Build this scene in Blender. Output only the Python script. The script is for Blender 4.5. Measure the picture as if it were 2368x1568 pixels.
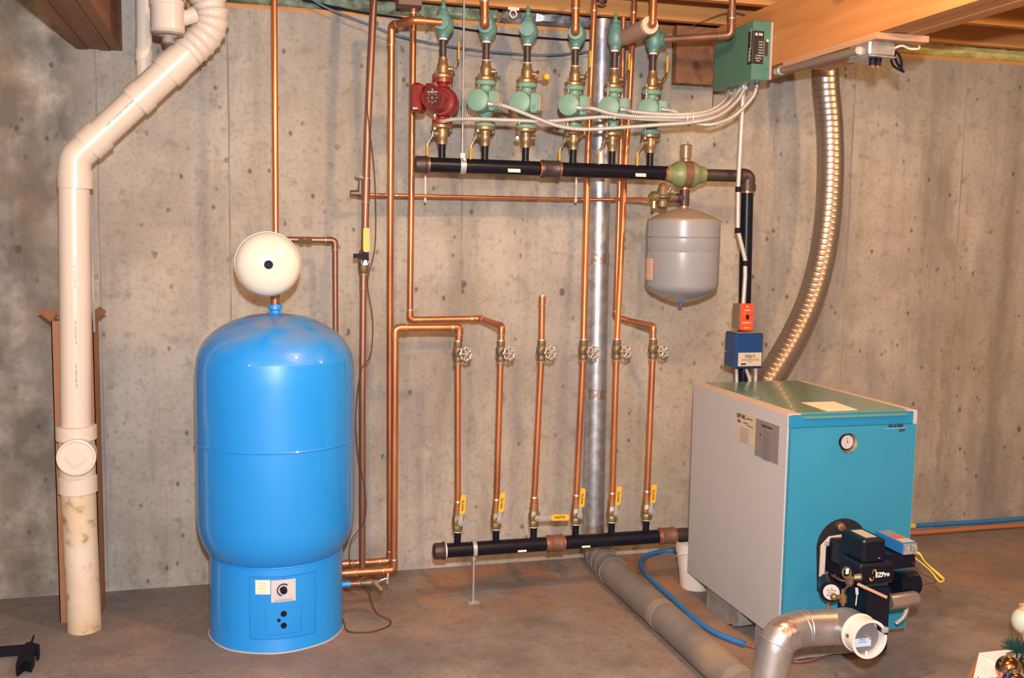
import bpy, math, random
from mathutils import Vector, Matrix
V = Vector
R = math.radians
SC = bpy.context.scene
for o in list(bpy.data.objects): bpy.data.objects.remove(o)
rnd = random.Random(7)

# ------------------------------------------------------------------ camera
F, CX, CY = 2300., 1184., 784.
yaw, pitch, roll = R(15.3), R(5.75), R(0.95)
CAM = V((0, -4.19, 1.447))
fw = V((math.sin(yaw)*math.cos(pitch), math.cos(yaw)*math.cos(pitch), -math.sin(pitch)))
r0 = V((math.cos(yaw), -math.sin(yaw), 0)); u0 = r0.cross(fw)
RT = r0*math.cos(roll)+u0*math.sin(roll); UP = u0*math.cos(roll)-r0*math.sin(roll)
cd = bpy.data.cameras.new('camera'); cam = bpy.data.objects.new('camera', cd); SC.collection.objects.link(cam)
cam.matrix_world = Matrix(((RT.x, UP.x, -fw.x, CAM.x), (RT.y, UP.y, -fw.y, CAM.y), (RT.z, UP.z, -fw.z, CAM.z), (0, 0, 0, 1)))
cd.sensor_width = 36; cd.lens = 36*F/2368; cd.clip_start = .05; SC.camera = cam
# ------------------------------------------------------------------ light
SC.view_settings.view_transform = 'Standard'; SC.view_settings.look = 'None'
SC.view_settings.exposure = 0; SC.view_settings.gamma = 1; SC.view_settings.use_curve_mapping = False
w = bpy.data.worlds.new('world'); SC.world = w; w.use_nodes = True
w.node_tree.nodes['Background'].inputs[0].default_value = (.5, .42, .36, 1); w.node_tree.nodes['Background'].inputs[1].default_value = .05
def lamp(name, loc, power, col, rad):
    l = bpy.data.lights.new(name, 'POINT'); l.energy = power; l.color = col; l.shadow_soft_size = rad
    o = bpy.data.objects.new(name, l); o.location = loc; SC.collection.objects.link(o); return o
WARM = (1, .63, .30)
lamp('camera_flash', (0.02, -4.22, 1.66), 520, (.88, .94, 1), .03)
lamp('ceiling_bulb', (1.07, -2.1, 2.33), 82, WARM, .05)
lamp('ceiling_bulb', (-1.95, -6.6, 2.3), 150, WARM, .07)
lamp('ceiling_bulb', (3.05, -1.6, 2.36), 48, WARM, .045)
lamp('ceiling_bulb', (-1.6, -2.6, 2.33), 24, WARM, .045)
lamp('ceiling_bulb', (2.6, -5.0, 2.33), 40, WARM, .06)

# ------------------------------------------------------------------ pixel helpers: real points on real planes
def ray(px, py): return fw + RT*((px-CX)/F) - UP*((py-CY)/F)
def A(px, py, Y): d = ray(px, py); return CAM + d*((Y-CAM.y)/d.y)
def AZ(px, py, Z): d = ray(px, py); return CAM + d*((Z-CAM.z)/d.z)
def AX(px, py, X): d = ray(px, py); return CAM + d*((X-CAM.x)/d.x)

# ------------------------------------------------------------------ materials
def mat(name, col, rough=.5, metal=0, col2=None, ns=8, bump=0, bs=60, coat=0, emit=0, contrast=.25, stretch=None, spec=.5, col3=None, ns3=2, c3=.12, off3=.55):
    m = bpy.data.materials.new(name); m.use_nodes = True; nt = m.node_tree; N = nt.nodes; L = nt.links
    b = N['Principled BSDF']; b.inputs['Roughness'].default_value = rough; b.inputs['Metallic'].default_value = metal
    b.inputs['Specular IOR Level'].default_value = spec
    b.inputs['Base Color'].default_value = (*col, 1)
    if coat: b.inputs['Coat Weight'].default_value = coat; b.inputs['Coat Roughness'].default_value = .025
    if emit: b.inputs['Emission Color'].default_value = (*col, 1); b.inputs['Emission Strength'].default_value = emit
    if col2 or bump:
        tc = N.new('ShaderNodeTexCoord'); mp = N.new('ShaderNodeMapping'); L.new(tc.outputs['Object'], mp.inputs[0])
        if stretch: mp.inputs['Scale'].default_value = stretch
    def mixin(prev, c, scale, lo, hi, det=5):
        n = N.new('ShaderNodeTexNoise'); n.inputs['Scale'].default_value = scale; n.inputs['Detail'].default_value = det; n.inputs['Roughness'].default_value = .6
        L.new(mp.outputs[0], n.inputs[0]); r = N.new('ShaderNodeMapRange'); r.inputs[1].default_value = lo; r.inputs[2].default_value = hi
        L.new(n.outputs[0], r.inputs[0]); x = N.new('ShaderNodeMix'); x.data_type = 'RGBA'
        L.new(r.outputs[0], x.inputs[0]); x.inputs[7].default_value = (*c, 1)
        if prev: L.new(prev, x.inputs[6])
        else: x.inputs[6].default_value = (*col, 1)
        return x.outputs[2]
    out = None
    if col2: out = mixin(None, col2, ns, .5-contrast, .5+contrast)
    if col3: out = mixin(out, col3, ns3, off3, off3+c3)
    if out: L.new(out, b.inputs['Base Color'])
    if bump:
        n = N.new('ShaderNodeTexNoise'); n.inputs['Scale'].default_value = bs; n.inputs['Detail'].default_value = 4; L.new(mp.outputs[0], n.inputs[0])
        bp = N.new('ShaderNodeBump'); bp.inputs['Strength'].default_value = bump; bp.inputs['Distance'].default_value = .004
        L.new(n.outputs[0], bp.inputs['Height']); L.new(bp.outputs[0], b.inputs['Normal'])
    return m
COPPER = mat('copper', (.70, .27, .12), .36, .75, (.38, .14, .065), 9, .15, 40, stretch=(1, 1, .35))
COPPERB = mat('bright_copper', (.85, .33, .15), .3, .8, (.62, .2, .09), 6, stretch=(1, 1, .25))
COPPERD = mat('dull_copper', (.42, .2, .13), .42, .65, (.22, .11, .075), 10, .1, 50, stretch=(1, 1, .3))
SOLDER = mat('solder', (.6, .52, .45), .4, .8)
BRASS = mat('brass', (.36, .25, .12), .42, .6, (.22, .15, .08), 30, .1, 60)
BRASSD = mat('aged_brass', (.27, .19, .11), .5, .6, (.16, .12, .08), 30)
IRON = mat('black_iron', (.004, .005, .011), .33, 0, (.01, .01, .016), 30, spec=.22)
IRONB = mat('brown_iron', (.085, .06, .06), .45, .4, (.05, .035, .035), 25, .2, 90)
RUST = mat('rusty_iron', (.15, .075, .05), .6, .3, (.24, .12, .07), 40, .3, 90)
TAPE = mat('thread_tape', (.85, .8, .75), .5)
GREEN = mat('pump_green', (.19, .34, .265), .45, 0, (.165, .30, .235), 20, .12, 300, spec=.4)
GREENV = mat('valve_green', (.14, .28, .24), .5, .1, (.09, .2, .19), 25, .25, 60)
GREENA = mat('separator_green', (.16, .22, .10), .45, .1, (.22, .25, .13), 18, .2, 60)
RED = mat('pump_red', (.26, .025, .022), .38, .1, (.2, .02, .02), 20, .12, 80, coat=.25)
DARK = mat('dark_plate', (.06, .05, .05), .45, 0, (.1, .09, .085), 60, contrast=.1)
WHITEP = mat('white_print', (.75, .72, .68), .6)
BLKP = mat('black_print', (.02, .02, .025), .6)
BLUET = mat('blue_tank_paint', (.008, .262, .74), .38, 0, coat=.7)
DUST = mat('dusty_blue', (.008, .262, .74), .4, 0, coat=.6)
def dustify(m):      # dust lying on the dome: thicker toward its crown
    nt = m.node_tree; N = nt.nodes; L = nt.links; b = N['Principled BSDF']
    tc = N.new('ShaderNodeTexCoord'); sp = N.new('ShaderNodeSeparateXYZ'); L.new(tc.outputs['Object'], sp.inputs[0])
    r = N.new('ShaderNodeMapRange'); r.inputs[1].default_value = 1.03; r.inputs[2].default_value = 1.15; L.new(sp.outputs[2], r.inputs[0])
    n = N.new('ShaderNodeTexNoise'); n.inputs['Scale'].default_value = 9; n.inputs['Detail'].default_value = 6; L.new(tc.outputs['Object'], n.inputs[0])
    r2 = N.new('ShaderNodeMapRange'); r2.inputs[1].default_value = .4; r2.inputs[2].default_value = .65; L.new(n.outputs[0], r2.inputs[0])
    m1 = N.new('ShaderNodeMath'); m1.operation = 'MULTIPLY'; L.new(r.outputs[0], m1.inputs[0]); L.new(r2.outputs[0], m1.inputs[1])
    m2 = N.new('ShaderNodeMath'); m2.operation = 'MULTIPLY'; L.new(m1.outputs[0], m2.inputs[0]); m2.inputs[1].default_value = .75
    x = N.new('ShaderNodeMix'); x.data_type = 'RGBA'; L.new(m2.outputs[0], x.inputs[0]); x.inputs[6].default_value = (.008, .262, .74, 1); x.inputs[7].default_value = (.25, .25, .3, 1); L.new(x.outputs[2], b.inputs['Base Color'])
dustify(DUST)
ENAMEL = mat('white_enamel', (.66, .62, .53), .25, 0, coat=.6)
PVC = mat('white_pvc', (.70, .595, .505), .28, 0, (.66, .55, .46), 3, coat=.35)
PVCD = mat('dirty_pvc', (.68, .58, .48), .45, 0, (.6, .46, .28), 5, col3=(.30, .22, .11), ns3=14, off3=.56, contrast=.15)
YEL = mat('yellow_vinyl', (.80, .42, .03), .4)
STEEL = mat('zinc_steel', (.52, .51, .51), .35, .45, (.42, .41, .41), 40)
CHROME = mat('chrome', (.85, .84, .86), .15, 1)
GALV = mat('galvanised', (.62, .63, .66), .4, .8, (.38, .39, .42), 25, .05, 30, contrast=.15)
GALVF = mat('floor_duct_steel', (.30, .27, .25), .55, .35, (.20, .18, .16), 7, .1, 50, col3=(.36, .29, .2), ns3=3)
FOIL = mat('foil_tape', (.72, .68, .66), .25, .9, (.55, .48, .45), 40, .8, 50)
FLEX = mat('flexible_flue', (.42, .36, .32), .36, .85, (.36, .3, .26), 12, stretch=(1, 1, .3))
CONDUIT = mat('armoured_conduit', (.62, .57, .53), .35, .35, (.52, .48, .44), 30)
GREYT = mat('grey_tank_paint', (.265, .275, .295), .32, 0, (.25, .26, .28), 10, coat=.6)
GREYR = mat('rust_dust', (.34, .26, .19), .5, 0, (.26, .22, .18), 10)
BWHITE = mat('boiler_light_grey', (.46, .455, .455), .5, 0, (.445, .44, .44), 6, .05, 500)
TEAL = mat('boiler_teal', (.03, .25, .39), .5, 0, (.025, .225, .36), 6)
TEALT = mat('boiler_top_green', (.12, .25, .21), .22, 0, (.13, .25, .2), 6, coat=.3)
BLACK = mat('black_enamel', (.003, .004, .012), .33, 0, (.006, .007, .014), 30, spec=.3)
BLACKM = mat('black_rubber', (.006, .006, .014), .6, spec=.2)
ORANGE = mat('orange_plate', (.75, .07, .02), .45)
NAVY = mat('navy_paint', (.008, .045, .17), .35, 0, coat=.25)
BLUE = mat('blue_plastic', (.03, .20, .50), .45, 0, (.025, .17, .45), 20)
BLUEC = mat('blue_control', (.02, .16, .42), .45)
LABEL = mat('tan_label', (.55, .45, .33), .6, 0, (.5, .41, .3), 20)
LABELG = mat('grey_label', (.22, .19, .18), .6, 0, (.2, .17, .165), 20)
PAPER = mat('cream_paper', (.83, .74, .58), .7)
PLATE = mat('silver_plate', (.58, .55, .58), .5, .1)
BOXG = mat('relay_box_green', (.09, .22, .16), .4, 0, (.085, .21, .15), 10, coat=.2)
LED = mat('green_led', (.3, 1, .1), .4, emit=4)
CARD = mat('cardboard', (.36, .165, .08), .8, 0, (.31, .135, .06), 10)
BUCKET = mat('bucket_plastic', (.80, .73, .66), .45, 0, (.76, .66, .56), 8, col3=(.5, .3, .16), ns3=5, off3=.6)
FOAM = mat('pipe_foam', (.42, .25, .18), .9)
FOAME = mat('foam_end', (.62, .45, .36), .9)
BLOCK = mat('concrete_block', (.30, .27, .25), .9, 0, (.2, .18, .17), 25, .6, 60)
GOLD = mat('mirror_ornament', (.55, .38, .25), .06, 1)
SILV = mat('silver_ornament', (.45, .45, .6), .06, 1)
PGREEN = mat('pale_ornament', (.55, .62, .52), .35, coat=.4)
PINK = mat('pink_ornament', (.75, .42, .32), .35, coat=.4)
PINE = mat('pine_sprig', (.01, .05, .045), .8)
REDP = mat('red_marker', (.7, .06, .12), .6)
YWIRE = mat('yellow_wire', (.75, .5, .05), .45)
BROWNW = mat('brown_wire', (.07, .035, .03), .5)
BLUEW = mat('blue_cable', (.10, .16, .27), .5)
TIE = mat('nylon_tie', (.75, .66, .55), .5)
YIN = mat('yellow_batt', (.72, .63, .25), .95, 0, (.55, .45, .12), 22, 1, 60)
GIN = mat('green_batt', (.36, .44, .30), .95, 0, (.14, .15, .1), 18, 1, 60, contrast=.12)
FOILB = mat('foil_facing', (.6, .6, .63), .4, .5, (.2, .2, .22), 18, 1, 25, contrast=.1)

def wood(name, c1, c2, knot, axis):
    m = bpy.data.materials.new(name); m.use_nodes = True; nt = m.node_tree; N = nt.nodes; L = nt.links; b = N['Principled BSDF']
    b.inputs['Roughness'].default_value = .7
    tc = N.new('ShaderNodeTexCoord'); mp = N.new('ShaderNodeMapping'); L.new(tc.outputs['Object'], mp.inputs[0])
    s = [9, 9, 9]; s[axis] = .5; mp.inputs['Scale'].default_value = s
    n = N.new('ShaderNodeTexNoise'); n.inputs['Scale'].default_value = 2.2; n.inputs['Detail'].default_value = 6; n.inputs['Distortion'].default_value = .8; L.new(mp.outputs[0], n.inputs[0])
    r = N.new('ShaderNodeValToRGB'); r.color_ramp.elements[0].position = .35; r.color_ramp.elements[0].color = (*c1, 1); r.color_ramp.elements[1].position = .65; r.color_ramp.elements[1].color = (*c2, 1)
    L.new(n.outputs[0], r.inputs[0])
    mp2 = N.new('ShaderNodeMapping'); L.new(tc.outputs['Object'], mp2.inputs[0]); s2 = [7, 7, 7]; s2[axis] = 3; mp2.inputs['Scale'].default_value = s2
    v = N.new('ShaderNodeTexVoronoi'); v.inputs['Scale'].default_value = .8; L.new(mp2.outputs[0], v.inputs[0])
    mr = N.new('ShaderNodeMapRange'); mr.inputs[1].default_value = .05; mr.inputs[2].default_value = .16; mr.inputs[3].default_value = 1; mr.inputs[4].default_value = 0; L.new(v.outputs['Distance'], mr.inputs[0])
    x = N.new('ShaderNodeMix'); x.data_type = 'RGBA'; L.new(mr.outputs[0], x.inputs[0]); L.new(r.outputs[0], x.inputs[6]); x.inputs[7].default_value = (*knot, 1)
    L.new(x.outputs[2], b.inputs['Base Color'])
    return m
WOODX = wood('joist_pine', (.50, .205, .06), (.61, .275, .085), (.2, .07, .02), 0)
WOODY = wood('beam_pine', (.48, .195, .062), (.58, .255, .085), (.2, .08, .04), 1)
WOODD = wood('dark_beam', (.17, .07, .035), (.26, .115, .055), (.08, .03, .02), 1)
PLY = wood('plywood', (.46, .25, .14), (.53, .3, .17), (.3, .16, .09), 1)

def concrete(name, base, light, dark, warm, pit, floor=False):
    m = bpy.data.materials.new(name); m.use_nodes = True; nt = m.node_tree; N = nt.nodes; L = nt.links; b = N['Principled BSDF']
    b.inputs['Roughness'].default_value = .85; b.inputs['Specular IOR Level'].default_value = .25
    tc = N.new('ShaderNodeTexCoord')
    def noise(scale, det=6, mscale=None, dist=0, rough=.6):
        n = N.new('ShaderNodeTexNoise'); n.inputs['Scale'].default_value = scale; n.inputs['Detail'].default_value = det; n.inputs['Distortion'].default_value = dist; n.inputs['Roughness'].default_value = rough
        mp = N.new('ShaderNodeMapping'); mp.inputs['Scale'].default_value = mscale or (1, 1, 1); L.new(tc.outputs['Object'], mp.inputs[0]); L.new(mp.outputs[0], n.inputs[0]); return n.outputs[0]
    def rng(s, lo, hi, a=0, c=1):
        r = N.new('ShaderNodeMapRange'); r.inputs[1].default_value = lo; r.inputs[2].default_value = hi; r.inputs[3].default_value = a; r.inputs[4].default_value = c; L.new(s, r.inputs[0]); return r.outputs[0]
    def mix(f, a, c):
        x = N.new('ShaderNodeMix'); x.data_type = 'RGBA'; L.new(f, x.inputs[0])
        if isinstance(a, tuple): x.inputs[6].default_value = (*a, 1)
        else: L.new(a, x.inputs[6])
        x.inputs[7].default_value = (*c, 1); return x.outputs[2]
    def math_(op, a, c):
        x = N.new('ShaderNodeMath'); x.operation = op
        for i, s in enumerate((a, c)):
            if isinstance(s, (int, float)): x.inputs[i].default_value = s
            else: L.new(s, x.inputs[i])
        return x.outputs[0]
    c = mix(rng(noise(1.9, 9, None, .3, .68), .42, .6), base, light)
    streak = (1, 1, 1) if floor else (1, 1, .14)
    c = mix(math_('MULTIPLY', rng(noise(3.6 if not floor else 2.6, 9, streak, .2, .68), .5, .72), .62), c, dark)
    c = mix(math_('MULTIPLY', rng(noise(.9, 5, (1, 1, .7)), .5, .8), .6), c, warm)
    sep = N.new('ShaderNodeSeparateXYZ'); L.new(tc.outputs['Object'], sep.inputs[0])
    if not floor:
        # darker mottled damp patch at the left end, damp streaks in the right half
        patch = math_('MULTIPLY', rng(sep.outputs[0], -.52, -.66), rng(noise(4.5, 8), .36, .6)); c = mix(math_('MULTIPLY', patch, .95), c, dark)
        brown = math_('MULTIPLY', rng(sep.outputs[0], -.5, -.7), rng(noise(3, 8, (1.4, 1, .5)), .5, .62)); c = mix(math_('MULTIPLY', brown, .6), c, (.2, .14, .09))
        st = math_('MULTIPLY', rng(sep.outputs[0], 2.2, 2.6), rng(noise(5, 6, (1, 1, .12)), .48, .72)); c = mix(math_('MULTIPLY', st, .5), c, dark)
        ef = math_('MULTIPLY', math_('SUBTRACT', 1, rng(math_('ABSOLUTE', math_('SUBTRACT', sep.outputs[0], 1.76), 0), .03, .13)), rng(noise(14, 8, (1, 1, .35)), .5, .62))
        c = mix(math_('MULTIPLY', ef, .45), c, (.42, .33, .2))
        st2 = math_('MULTIPLY', math_('SUBTRACT', 1, rng(math_('ABSOLUTE', math_('SUBTRACT', sep.outputs[0], 3.41), 0), .03, .1)), rng(noise(11, 8, (1, 1, .4)), .5, .6)); c = mix(math_('MULTIPLY', st2, .4), c, (.2, .13, .07))
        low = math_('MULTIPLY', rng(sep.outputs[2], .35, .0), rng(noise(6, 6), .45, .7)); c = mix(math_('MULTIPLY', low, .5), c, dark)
    else:
        rx = math_('MULTIPLY', rng(sep.outputs[1], -.75, -.2), rng(noise(3.4, 7), .47, .62))
        rx = math_('MULTIPLY', rx, rng(sep.outputs[0], .2, .45)); rx = math_('MULTIPLY', rx, rng(sep.outputs[0], 1.5, 1.2)); c = mix(math_('MULTIPLY', rx, .7), c, warm)
        r2 = math_('MULTIPLY', math_('SUBTRACT', 1, rng(math_('ABSOLUTE', math_('SUBTRACT', sep.outputs[0], 1.70), 0), .05, .16)), rng(noise(4, 6), .38, .6))
        c = mix(math_('MULTIPLY', r2, .8), c, warm)
    fine = noise(55, 4); c = mix(math_('MULTIPLY', rng(fine, .52, .75), .45), c, dark)
    med = noise(17, 6); c = mix(math_('MULTIPLY', rng(med, .55, .7), .4), c, dark)
    v = N.new('ShaderNodeTexVoronoi'); v.inputs['Scale'].default_value = 16 if not floor else 22; mp = N.new('ShaderNodeMapping'); mp.inputs['Scale'].default_value = (1, 1, .75); L.new(tc.outputs['Object'], mp.inputs[0]); L.new(mp.outputs[0], v.inputs[0])
    gate = rng(noise(7, 3), .42, .54)
    pits = math_('MULTIPLY', rng(v.outputs['Distance'], .17, .08), gate)
    v2 = N.new('ShaderNodeTexVoronoi'); v2.inputs['Scale'].default_value = 5; L.new(mp.outputs[0], v2.inputs[0])
    pits2 = math_('MULTIPLY', rng(v2.outputs['Distance'], .085, .05), rng(noise(9, 3), .5, .55))
    pp = math_('MAXIMUM', pits, pits2)
    c = mix(math_('MULTIPLY', pp, .72 if not floor else .2), c, pit)
    L.new(c, b.inputs['Base Color'])
    bp = N.new('ShaderNodeBump'); bp.inputs['Strength'].default_value = .45; bp.inputs['Distance'].default_value = .006
    h = math_('SUBTRACT', math_('ADD', math_('MULTIPLY', fine, .5), math_('MULTIPLY', noise(9, 6), .7)), math_('MULTIPLY', pp, .5))
    L.new(h, bp.inputs['Height']); L.new(bp.outputs[0], b.inputs['Normal'])
    return m
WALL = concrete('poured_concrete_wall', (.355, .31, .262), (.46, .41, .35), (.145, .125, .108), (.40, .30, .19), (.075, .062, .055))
FLOOR = concrete('concrete_slab', (.195, .17, .155), (.275, .245, .225), (.10, .085, .076), (.40, .19, .08), (.12, .1, .09), True)

# ------------------------------------------------------------------ geometry builder
def frame(d):
    d = d.normalized(); a = V((0, 0, 1)) if abs(d.z) < .9 else V((1, 0, 0)); x = d.cross(a).normalized(); return x, d.cross(x).normalized(), d
class G:
    def __init__(s): s.v = []; s.f = []; s.m = []
    def add(s, vs, fs, mi=0):
        o = len(s.v); s.v += [V(p) for p in vs]; s.f += [tuple(i+o for i in f) for f in fs]; s.m += [mi]*len(fs); return s
    def lathe(s, o, d, prof, n=24, mi=0, cap=True):     # prof: (distance along d, radius)
        x, y, d = frame(V(d)); o = V(o); vs = []; fs = []
        for t, r in prof:
            for k in range(n):
                a = 2*math.pi*k/n; vs.append(o+d*t+x*(r*math.cos(a))+y*(r*math.sin(a)))
        for i in range(len(prof)-1):
            for k in range(n):
                fs.append((i*n+k, i*n+(k+1) % n, (i+1)*n+(k+1) % n, (i+1)*n+k))
        if cap:
            fs.append(tuple(range(n))[::-1]); fs.append(tuple((len(prof)-1)*n+k for k in range(n)))
        return s.add(vs, fs, mi)
    def cyl(s, a, b, r, r2=None, n=20, mi=0):
        a = V(a); b = V(b); return s.lathe(a, b-a, [(0, r), ((b-a).length, r if r2 is None else r2)], n, mi)
    def tube(s, pts, r, n=14, mi=0, rads=None):
        pts = [V(p) for p in pts]; vs = []; fs = []; x = None
        for i, p in enumerate(pts):
            d = (pts[min(i+1, len(pts)-1)]-pts[max(i-1, 0)]).normalized()
            if x is None: x = frame(d)[0]
            x = (x-d*x.dot(d)).normalized(); y = d.cross(x); rr = rads[i] if rads else r
            for k in range(n):
                a = 2*math.pi*k/n; vs.append(p+x*(rr*math.cos(a))+y*(rr*math.sin(a)))
        for i in range(len(pts)-1):
            for k in range(n): fs.append((i*n+k, i*n+(k+1) % n, (i+1)*n+(k+1) % n, (i+1)*n+k))
        fs.append(tuple(range(n))[::-1]); fs.append(tuple((len(pts)-1)*n+k for k in range(n)))
        return s.add(vs, fs, mi)
    def hull8(s, c, mi=0):   # 8 corners: 4 bottom (ccw), 4 top
        return s.add(c, [(3, 2, 1, 0), (4, 5, 6, 7), (0, 1, 5, 4), (1, 2, 6, 5), (2, 3, 7, 6), (3, 0, 4, 7)], mi)
    def box(s, lo, hi, mi=0, bev=0, M=None):
        x0, y0, z0 = lo; x1, y1, z1 = hi
        if not bev:
            c = [(x0, y0, z0), (x1, y0, z0), (x1, y1, z0), (x0, y1, z0), (x0, y0, z1), (x1, y0, z1), (x1, y1, z1), (x0, y1, z1)]
            if M: c = [M @ V(p) for p in c]
            return s.hull8(c, mi)
        vs = []; fs = []; b = bev
        rings = [(z0, b), (z0+b, 0), (z1-b, 0), (z1, b)]
        for z, i in rings:
            e = i
            vs += [(x0+b, y0+e, z), (x1-b, y0+e, z), (x1-e, y0+b, z), (x1-e, y1-b, z), (x1-b, y1-e, z), (x0+b, y1-e, z), (x0+e, y1-b, z), (x0+e, y0+b, z)]
        if M: vs = [M @ V(p) for p in vs]
        for i in range(3):
            for k in range(8): fs.append((i*8+k, i*8+(k+1) % 8, (i+1)*8+(k+1) % 8, (i+1)*8+k))
        fs.append(tuple(range(8))[::-1]); fs.append(tuple(24+k for k in range(8)))
        return s.add(vs, fs, mi)
    def plate(s, o, x, y, w, h, t, mi=0, rc=0):  # flat plate centred at o with axes x,y and thickness t
        x = V(x).normalized(); y = V(y).normalized(); n = x.cross(y); o = V(o)
        if not rc: pts = [(-w/2, -h/2), (w/2, -h/2), (w/2, h/2), (-w/2, h/2)]
        else:
            pts = []
            for cx, cy, a0 in ((w/2-rc, -h/2+rc, -90), (w/2-rc, h/2-rc, 0), (-w/2+rc, h/2-rc, 90), (-w/2+rc, -h/2+rc, 180)):
                for k in range(5): a = R(a0+22.5*k); pts.append((cx+rc*math.cos(a), cy+rc*math.sin(a)))
        return s.prism([o+x*a+y*b for a, b in pts], n*t, mi)
    def prism(s, pts, ex, mi=0):
        n = len(pts); ex = V(ex); pts = [V(p) for p in pts]
        return s.add(pts+[p+ex for p in pts], [tuple(range(n))[::-1], tuple(range(n, 2*n))]+[(k, (k+1) % n, n+(k+1) % n, n+k) for k in range(n)], mi)
    def sph(s, c, r, mi=0, n=20, sc=(1, 1, 1)):
        c = V(c); prof = [(-math.cos(math.pi*i/12), max(1e-4, math.sin(math.pi*i/12))) for i in range(13)]
        vs = []; fs = []
        for t, q in prof:
            for k in range(n): a = 2*math.pi*k/n; vs.append(c+V((q*math.cos(a)*r*sc[0], q*math.sin(a)*r*sc[1], t*r*sc[2])))
        for i in range(12):
            for k in range(n): fs.append((i*n+k, i*n+(k+1) % n, (i+1)*n+(k+1) % n, (i+1)*n+k))
        return s.add(vs, fs, mi)
    def torus(s, c, d, R_, r, n=32, m=8, mi=0, wob=0, a0=0, a1=360):
        x, y, d = frame(V(d)); c = V(c); pts = []
        full = a1-a0 >= 360; k = n if full else n+1
        pts = [c+(x*math.cos(t)+y*math.sin(t))*(R_+wob*math.cos(t*8)) for t in [R(a0+(a1-a0)*i/n) for i in range(k)]]
        if full:
            vs = []; fs = []
            for i, p in enumerate(pts):
                e = (p-c).normalized()
                for j in range(m): a = 2*math.pi*j/m; vs.append(p+e*(r*math.cos(a))+d*(r*math.sin(a)))
            for i in range(n):
                for j in range(m): fs.append((i*m+j, i*m+(j+1) % m, ((i+1) % n)*m+(j+1) % m, ((i+1) % n)*m+j))
            return s.add(vs, fs, mi)
        return s.tube(pts, r, m, mi)
def fillet(pts, r, k=6):
    pts = [V(p) for p in pts]; out = [pts[0]]
    for i in range(1, len(pts)-1):
        p = pts[i]; a = (pts[i-1]-p); b = (pts[i+1]-p); la, lb = a.length, b.length; a.normalize(); b.normalize(); ang = a.angle(b)
        if ang > 3.1: out.append(p); continue
        t = min(r/math.tan(ang/2), la*.49, lb*.49); p0 = p+a*t; p1 = p+b*t
        for j in range(k+1): u = j/k; out.append(p0*(1-u)**2+p*2*u*(1-u)+p1*u*u)
    out.append(pts[-1]); return out
def spline(pts, k=8):
    pts = [V(p) for p in pts]; P = [pts[0]*2-pts[1]]+pts+[pts[-1]*2-pts[-2]]; out = []
    for i in range(1, len(P)-2):
        for j in range(k):
            t = j/k; a, b, c, d = P[i-1], P[i], P[i+1], P[i+2]
            out.append(.5*((2*b)+(c-a)*t+(2*a-5*b+4*c-d)*t*t+(3*b-a-3*c+d)*t*t*t))
    out.append(pts[-1]); return out
def resample(pts, step):
    out = [pts[0]]; acc = 0
    for i in range(len(pts)-1):
        a, b = pts[i], pts[i+1]; L = (b-a).length; t = step-acc
        while t <= L: out.append(a+(b-a)*(t/L)); t += step
        acc = (acc+L) % step
    return out
def obj(name, g, mats, parent=None, sharp=35):
    if not isinstance(mats, (list, tuple)): mats = [mats]
    o = V((0, 0, 0))
    p = parent
    while p is not None: o = o+p.location; p = p.parent
    me = bpy.data.meshes.new(name); me.from_pydata([v-o for v in g.v], [], g.f)
    for m in mats: me.materials.append(m)
    me.polygons.foreach_set('material_index', g.m); me.polygons.foreach_set('use_smooth', [True]*len(g.f))
    me.set_sharp_from_angle(angle=R(sharp)); me.update()
    ob = bpy.data.objects.new(name, me); SC.collection.objects.link(ob)
    if parent is not None: ob.parent = parent
    return ob
def tag(o, label, cat, group=None, kind=None):
    if label: o['label'] = label
    if cat: o['category'] = cat
    if group: o['group'] = group
    if kind: o['kind'] = kind
    return o
def thing(name, label, cat, loc=(0, 0, 0), group=None):
    o = bpy.data.objects.new(name, None); o.empty_display_size = .05; o.location = loc; SC.collection.objects.link(o); return tag(o, label, cat, group)
def dup(root, loc=None, label=None, rz=None):
    c = root.copy(); SC.collection.objects.link(c)
    if loc is not None: c.location = loc
    if rz is not None: c.rotation_euler.z = rz
    if label: c['label'] = label
    for ch in list(root.children):
        d = ch.copy(); SC.collection.objects.link(d); d.parent = c
        for e in list(ch.children): q = e.copy(); SC.collection.objects.link(q); q.parent = d
    return c
def text(s, size, o, x, y, m, parent=None, name='lettering', align='CENTER', squeeze=1, bold=0):
    cu = bpy.data.curves.new('t', 'FONT'); cu.body = s; cu.size = size; cu.align_x = align; cu.align_y = 'CENTER'; cu.extrude = .0003; cu.offset = bold; cu.resolution_u = 2
    ob = bpy.data.objects.new('t', cu); me = bpy.data.meshes.new_from_object(ob); bpy.data.objects.remove(ob)
    x = V(x).normalized(); y = V(y).normalized(); n = x.cross(y); off = V((0, 0, 0)); p = parent
    while p is not None: off = off+p.location; p = p.parent
    for v in me.vertices: c = v.co; v.co = V(o)+x*(c.x*squeeze)+y*c.y+n*(c.z+.0006)-off
    me.name = name; me.materials.clear(); me.materials.append(m)
    t = bpy.data.objects.new(name, me); SC.collection.objects.link(t)
    if parent is not None: t.parent = parent
    return t
def struct(name, g, m, parent=None):
    o = obj(name, g, m, parent)
    if parent is None: o['kind'] = 'structure'
    return o
XA, YA, ZA = V((1, 0, 0)), V((0, 1, 0)), V((0, 0, 1))

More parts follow.
